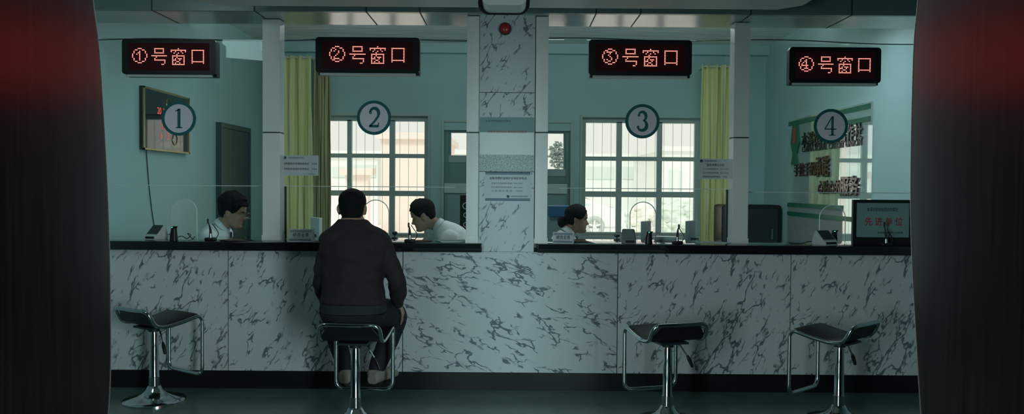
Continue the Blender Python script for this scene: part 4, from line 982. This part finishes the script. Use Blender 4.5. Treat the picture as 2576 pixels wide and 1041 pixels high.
# electronic calendar on left wall
a, z = at_x(350, 216, XL), at_x(467, 384, XL); ya, yb_ = a.y, z.y; zt = (at_x(350, 216, XL).z + at_x(467, 246, XL).z) / 2; zb_ = (at_x(350, 378, XL).z + at_x(467, 385, XL).z) / 2
root = tag(empty('wall_calendar', V((XL, (ya + yb_) / 2, zb_))), 'black glass electronic calendar with red digits on the left wall', 'calendar')
mk('case', B(XL, XL + .03, ya, yb_, zb_, zt), 'black_plastic', root); mk('glass', B(XL + .03, XL + .034, ya + .02, yb_ - .02, zb_ + .015, zt - .015), 'black_glass', root)
f = bmesh.new(); box(f, XL + .028, XL + .042, ya, ya + .02, zb_, zt); box(f, XL + .028, XL + .042, yb_ - .02, yb_, zb_, zt); box(f, XL + .028, XL + .042, ya, yb_, zb_, zb_ + .015); box(f, XL + .028, XL + .042, ya, yb_, zt - .015, zt); mk('frame', f, 'gold_trim', root)
W_ = yb_ - ya; H_ = zt - zb_
for s, fy, fz, sz in (('20', .32, .66, .085), ('18', .44, .66, .085), ('10', .42, .44, .12), ('6', .36, .26, .085), ('2', .50, .26, .085), ('08', .62, .66, .085), ('25', .62, .44, .12)):
    text('digits', s, sz, (XL + .0345, ya + W_ * fy, zb_ + H_ * fz), (0, 1, 0), RZ, 'led_digit', root, .0005, .01)
b = bmesh.new()
for fy, fz, r in ((.52, .80, .05), (.66, .22, .05)): tube(b, [V((XL + .036, ya + W_ * fy + r * math.cos(t), zb_ + H_ * fz + r * math.sin(t))) for t in [2 * math.pi * q / 28 for q in range(28)]], .005, 6, closed=True)
mk('emblem', b, 'gold_trim', root, True)
b = bmesh.new(); y_ = at_x(362, 420, XL).y; p, q_ = smooth_path([V((XL + .006, ya + .12, zb_)), V((XL + .006, ya + .16, 1.45)), V((XL + .006, ya + .22, 1.2)), V((XL + .006, ya + .30, .9)), V((XL + .006, ya + .3, .35))], [.004] * 5); tube(b, p, q_, 6)
tag(mk('wall_cable', b, 'dark_plastic', smooth=True), 'thin cable hanging down the left wall below the black calendar', 'cable')
# right wall sign
xs_ = XR - .012
p0, p1_ = at_x(1986, 400, XR), at_x(2197, 400, XR); yA, yB_ = p0.y, p1_.y      # far, near
root = tag(empty('wall_sign', V((XR, (yA + yB_) / 2, .9))), 'glossy wall panel with green stripes and raised lettering on the right wall', 'wall sign')
zlo, zhi = .75, at_x(2195, 268, XR).z + .05
mk('panel', B(xs_, XR, yB_, yA, zlo, zhi), 'acrylic_panel', root)
def stripe(fy0, fy1, z0, z1): mk('stripe', B(xs_ - .006, xs_, yA + (yB_ - yA) * fy1, yA + (yB_ - yA) * fy0, z0, z1), 'stripe_green', root)
s0 = at_x(1990, 312, XR).z; stripe(.0, .98, s0 - .024, s0 + .024); stripe(.42, .98, s0 - .135, s0 - .090)
s1 = at_x(1984, 514, XR).z; stripe(.0, .72, s1 - .022, s1 + .022); stripe(.0, .84, s1 - .125, s1 - .08)
RT = (0, -1, 0)
def wall_text(name, body, pl, pr, py, size, m, ext, bold):
    A_, B_ = at_x(pl, py[0], xs_), at_x(pr, py[1], xs_); return text(name, body, size, (xs_ - .0005, A_.y, (A_.z + B_.z) / 2), RT, RZ, m, root, ext, bold, width=abs(B_.y - A_.y), align='L')
wall_text('bank_lettering', '本溪农村信用合作社', 2019, 2172, (349, 333), .165, 'letter_black', .007, .018)
wall_text('english_lettering', 'CHINA RURAL CREDIT UNION', 2019, 2169, (375, 359), .085, 'letter_black', .004, .012)
wall_text('slogan_lettering', '手拉手的', 2000, 2053, (428, 424), .155, 'letter_red', .007, .02); wall_text('slogan_lettering', '承诺', 2053, 2089, (419, 419), .225, 'letter_red', .009, .025)
wall_text('slogan_lettering', '心贴心的', 2060, 2116, (470, 471), .145, 'letter_red', .007, .02); wall_text('slogan_lettering', '服务', 2117, 2163, (466, 469), .20, 'letter_red', .009, .025)
pl_ = at_x(2003, 360, xs_); b = bmesh.new()
prism(b, [(pl_.y + .14, pl_.z), (pl_.y + .07, pl_.z + .24), (pl_.y - .07, pl_.z + .24), (pl_.y - .14, pl_.z), (pl_.y - .06, pl_.z - .12), (pl_.y - .12, pl_.z - .24), (pl_.y + .12, pl_.z - .24), (pl_.y + .06, pl_.z - .12)], YZ, xs_ - .02, xs_); mk('logo', b, 'stripe_green', root)
b = bmesh.new(); prism(b, [(pl_.y + .045 * math.cos(t), pl_.z + .09 + .10 * math.sin(t)) for t in [2 * math.pi * q / 16 for q in range(16)]], YZ, xs_ - .024, xs_ - .018); mk('logo_core', b, 'logo_red', root)
# dark cabinet in the right corner, pale cabinet, tower, blue-topped cabinet
def bxm(l, r_, Y): return at(l, 500, Y).x, at(r_, 500, Y).x
x0, x1 = bxm(1816, 1966, 9.75); zt = at(1890, 515, 9.75).z
root = tag(empty('steel_safe', V(((x0 + x1) / 2, 9.95, 0))), 'wide black cabinet with rounded corner standing against the back wall right of the curtain', 'cabinet')
b = bmesh.new(); prism(b, rrect(x0, x1, .03, zt, .04), XZ, 9.75, 10.12); mk('body', b, 'black_plastic', root); mk('door', B(x0 + .04, x1 - .04, 9.735, 9.75, .08, zt - .05, .004), 'dark_plastic', root)
b = bmesh.new(); tube(b, [(x1 - .12, 9.735, zt - .28), (x1 - .12, 9.70, zt - .28), (x1 - .12, 9.70, zt - .4), (x1 - .12, 9.735, zt - .4)], .008, 8); mk('handle', b, 'chrome', root)
b = bmesh.new(); box(b, x0 + .03, x1 - .03, 9.78, 10.1, 0, .03); mk('plinth', b, 'black_plastic', root)
x0, x1 = bxm(1120, 1424, 9.3); zt = at(1275, 462, 9.3).z
root = tag(empty('filing_cabinet', V(((x0 + x1) / 2, 9.5, 0))), 'wide pale cabinet with light top band standing behind the marble pillar', 'cabinet')
mk('carcass', B(x0, x1, 9.3, 9.75, 0, zt - .11), 'cabinet_body', root); mk('top_band', B(x0 - .01, x1 + .01, 9.285, 9.76, zt - .11, zt, .004), 'cabinet_pale', root)
for q in range(3): mk('cabinet_door', B(x0 + .02 + q * (x1 - x0 - .04) / 3 + .005, x0 + .02 + (q + 1) * (x1 - x0 - .04) / 3 - .005, 9.285, 9.3, .06, zt - .13, .003), 'cabinet_body', root)
x0, x1 = bxm(1157, 1200, 8.0); zt = at(1170, 490, 8.0).z
root = tag(empty('tower_speaker', V(((x0 + x1) / 2, 8.1, 0))), 'black tower with pale ring dials in front of the pale cabinet', 'speaker')
mk('case', B(x0, x1, 8.0, 8.22, 0, zt, .005), 'black_plastic', root)
for py in (518, 541, 565, 590):
    c = at(1169, py, 7.995); b = bmesh.new(); tube(b, [c + V((.022 * math.cos(t) * (1.35 if py == 518 else 1) + .012, 0, .022 * math.sin(t) * (1.35 if py == 518 else 1))) for t in [2 * math.pi * q / 24 for q in range(24)]], .0045, 8, closed=True); mk('dial_ring', b, 'cabinet_pale', root, True)
x0, x1 = bxm(1384, 1434, 7.65); zt = at(1410, 518, 7.65).z
root = tag(empty('document_cabinet', V(((x0 + x1) / 2, 7.8, 0))), 'narrow grey cabinet with blue top behind the woman with the bun', 'cabinet')
mk('carcass', B(x0, x1, 7.66, 7.95, 0, zt - .10), 'cabinet_body', root); mk('lid', B(x0 - .012, x1 + .012, 7.64, 7.96, zt - .10, zt, .006), 'blue_plastic', root)

# ------------------------------------------------------------------ foreground jambs
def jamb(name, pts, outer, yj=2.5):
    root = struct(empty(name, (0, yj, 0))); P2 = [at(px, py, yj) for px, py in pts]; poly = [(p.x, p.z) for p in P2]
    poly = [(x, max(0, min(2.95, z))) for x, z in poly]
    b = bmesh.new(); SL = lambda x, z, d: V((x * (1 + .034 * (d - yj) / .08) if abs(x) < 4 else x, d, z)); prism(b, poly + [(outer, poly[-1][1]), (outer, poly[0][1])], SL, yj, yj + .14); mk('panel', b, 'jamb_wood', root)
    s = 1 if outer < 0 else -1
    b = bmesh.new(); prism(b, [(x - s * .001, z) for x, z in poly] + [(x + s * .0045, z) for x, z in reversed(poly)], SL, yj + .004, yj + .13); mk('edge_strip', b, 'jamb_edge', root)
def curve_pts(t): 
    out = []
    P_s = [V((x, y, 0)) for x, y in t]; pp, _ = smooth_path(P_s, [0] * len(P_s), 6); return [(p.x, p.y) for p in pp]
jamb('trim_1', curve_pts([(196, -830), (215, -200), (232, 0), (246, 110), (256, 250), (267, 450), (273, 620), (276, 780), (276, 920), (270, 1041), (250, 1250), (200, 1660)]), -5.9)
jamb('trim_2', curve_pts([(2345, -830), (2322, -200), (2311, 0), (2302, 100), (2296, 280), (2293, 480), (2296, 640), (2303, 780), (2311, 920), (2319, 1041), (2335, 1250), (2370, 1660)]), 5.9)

struct(mk('trim_3', B(-5.9, 5.9, 2.5, 2.64, 2.06, 2.95), 'jamb_wood'))  # unseen lintel, added to shade the top of the pillar
# ------------------------------------------------------------------ outside, beyond the back windows
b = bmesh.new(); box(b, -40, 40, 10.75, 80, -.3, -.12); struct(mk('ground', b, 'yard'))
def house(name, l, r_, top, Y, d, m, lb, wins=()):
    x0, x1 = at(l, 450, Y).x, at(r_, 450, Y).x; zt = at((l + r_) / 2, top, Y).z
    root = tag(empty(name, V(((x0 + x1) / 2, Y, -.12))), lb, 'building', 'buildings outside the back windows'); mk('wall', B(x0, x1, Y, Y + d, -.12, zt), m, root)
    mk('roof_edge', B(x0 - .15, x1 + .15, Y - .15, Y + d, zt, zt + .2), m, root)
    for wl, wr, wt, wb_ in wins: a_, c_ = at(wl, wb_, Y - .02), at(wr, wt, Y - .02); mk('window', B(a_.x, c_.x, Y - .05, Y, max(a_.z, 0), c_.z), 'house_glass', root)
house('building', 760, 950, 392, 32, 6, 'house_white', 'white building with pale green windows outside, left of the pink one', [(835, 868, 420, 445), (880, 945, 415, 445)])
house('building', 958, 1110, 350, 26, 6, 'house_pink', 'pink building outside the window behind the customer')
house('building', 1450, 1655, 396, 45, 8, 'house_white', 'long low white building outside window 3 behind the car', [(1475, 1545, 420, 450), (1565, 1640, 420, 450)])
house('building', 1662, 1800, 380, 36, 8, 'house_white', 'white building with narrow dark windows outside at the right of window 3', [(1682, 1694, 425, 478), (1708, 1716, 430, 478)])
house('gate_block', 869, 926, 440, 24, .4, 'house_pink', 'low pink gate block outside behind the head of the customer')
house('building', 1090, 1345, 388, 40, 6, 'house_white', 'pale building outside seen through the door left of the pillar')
# parked car
Yc = 26; c = at(1494, 566, Yc); s = 1
root = tag(empty('parked_car', V((c.x, Yc, -.12))), 'white car parked outside the window behind the woman', 'car'); ORG[root.name] = V((0, 0, 0)); zg = 0
b = bmesh.new(); prism(b, [(-3.2, .25), (.95, .25), (1.0, .6), (.9, .85), (.1, .98), (-.7, 1.42), (-2.3, 1.45), (-3.1, 1.0), (-3.25, .7)], lambda a_, z_, d: V((a_, d, z_)), -.15, 1.5); bmesh.ops.bevel(b, geom=b.edges[:], offset=.06, segments=3, affect='EDGES'); mk('body', b, 'car_white', root, True, True)
b = bmesh.new(); prism(b, [(-.15, .98), (-.78, 1.36), (-1.4, 1.38), (-1.4, .98)], lambda a_, z_, d: V((a_, d, z_)), -.165, -.15); mk('side_window', b, 'house_glass', root, False, True)
for x in (0, -2.5):
    b = bmesh.new(); tube(b, [V((x + .25 * math.cos(t), -.18, .32 + .25 * math.sin(t))) for t in [2 * math.pi * q / 32 for q in range(32)]], .075, 10, closed=True); wh = mk('tyre', b, 'tyre', root, True, True)
    b = bmesh.new()
    for q in range(5): t = q * 2 * math.pi / 5 + .3; tube(b, [V((x, -.2, .32)), V((x + .2 * math.cos(t), -.2, .32 + .2 * math.sin(t)))], .03, 6)
    mk('rim', b, 'car_white', wh, False, True)
rnd = random.Random(4)
def bush(name, px, py0, py1, hw, Y, m, lb, cat, dens=260, lf=.16):
    c0, c1 = at(px, py1, Y), at(px, py0, Y); h = c1.z - max(c0.z, -.12); zb0 = max(c0.z, -.12); cx = c0.x; wx = hw * Y / FPX
    root = tag(empty(name, V((cx, Y, -.12))), lb, cat); b = bmesh.new()
    for _ in range(dens):
        while True:
            u, v_, w_ = rnd.uniform(-1, 1), rnd.uniform(-1, 1), rnd.uniform(-1, 1)
            if u * u + v_ * v_ + w_ * w_ < 1: break
        p = V((cx + u * wx, Y + v_ * wx * .8, zb0 + h * (.5 + w_ * .5))); ball(b, p, lf * rnd.uniform(.6, 1.2), lf * .8, lf * rnd.uniform(.4, .9), u=6, v=4)
    mk('foliage', b, m, root)
    t = bmesh.new(); tube(t, [(cx, Y, -.12), (cx + .03, Y, zb0 + h * .7)], [.07, .03], 8)
    for q in range(6): a_ = q * 1.1; tube(t, [(cx, Y, zb0 + h * .25), (cx + wx * .7 * math.cos(a_), Y + wx * .5 * math.sin(a_), zb0 + h * .75)], [.035, .012], 6)
    mk('trunk', t, m, root)
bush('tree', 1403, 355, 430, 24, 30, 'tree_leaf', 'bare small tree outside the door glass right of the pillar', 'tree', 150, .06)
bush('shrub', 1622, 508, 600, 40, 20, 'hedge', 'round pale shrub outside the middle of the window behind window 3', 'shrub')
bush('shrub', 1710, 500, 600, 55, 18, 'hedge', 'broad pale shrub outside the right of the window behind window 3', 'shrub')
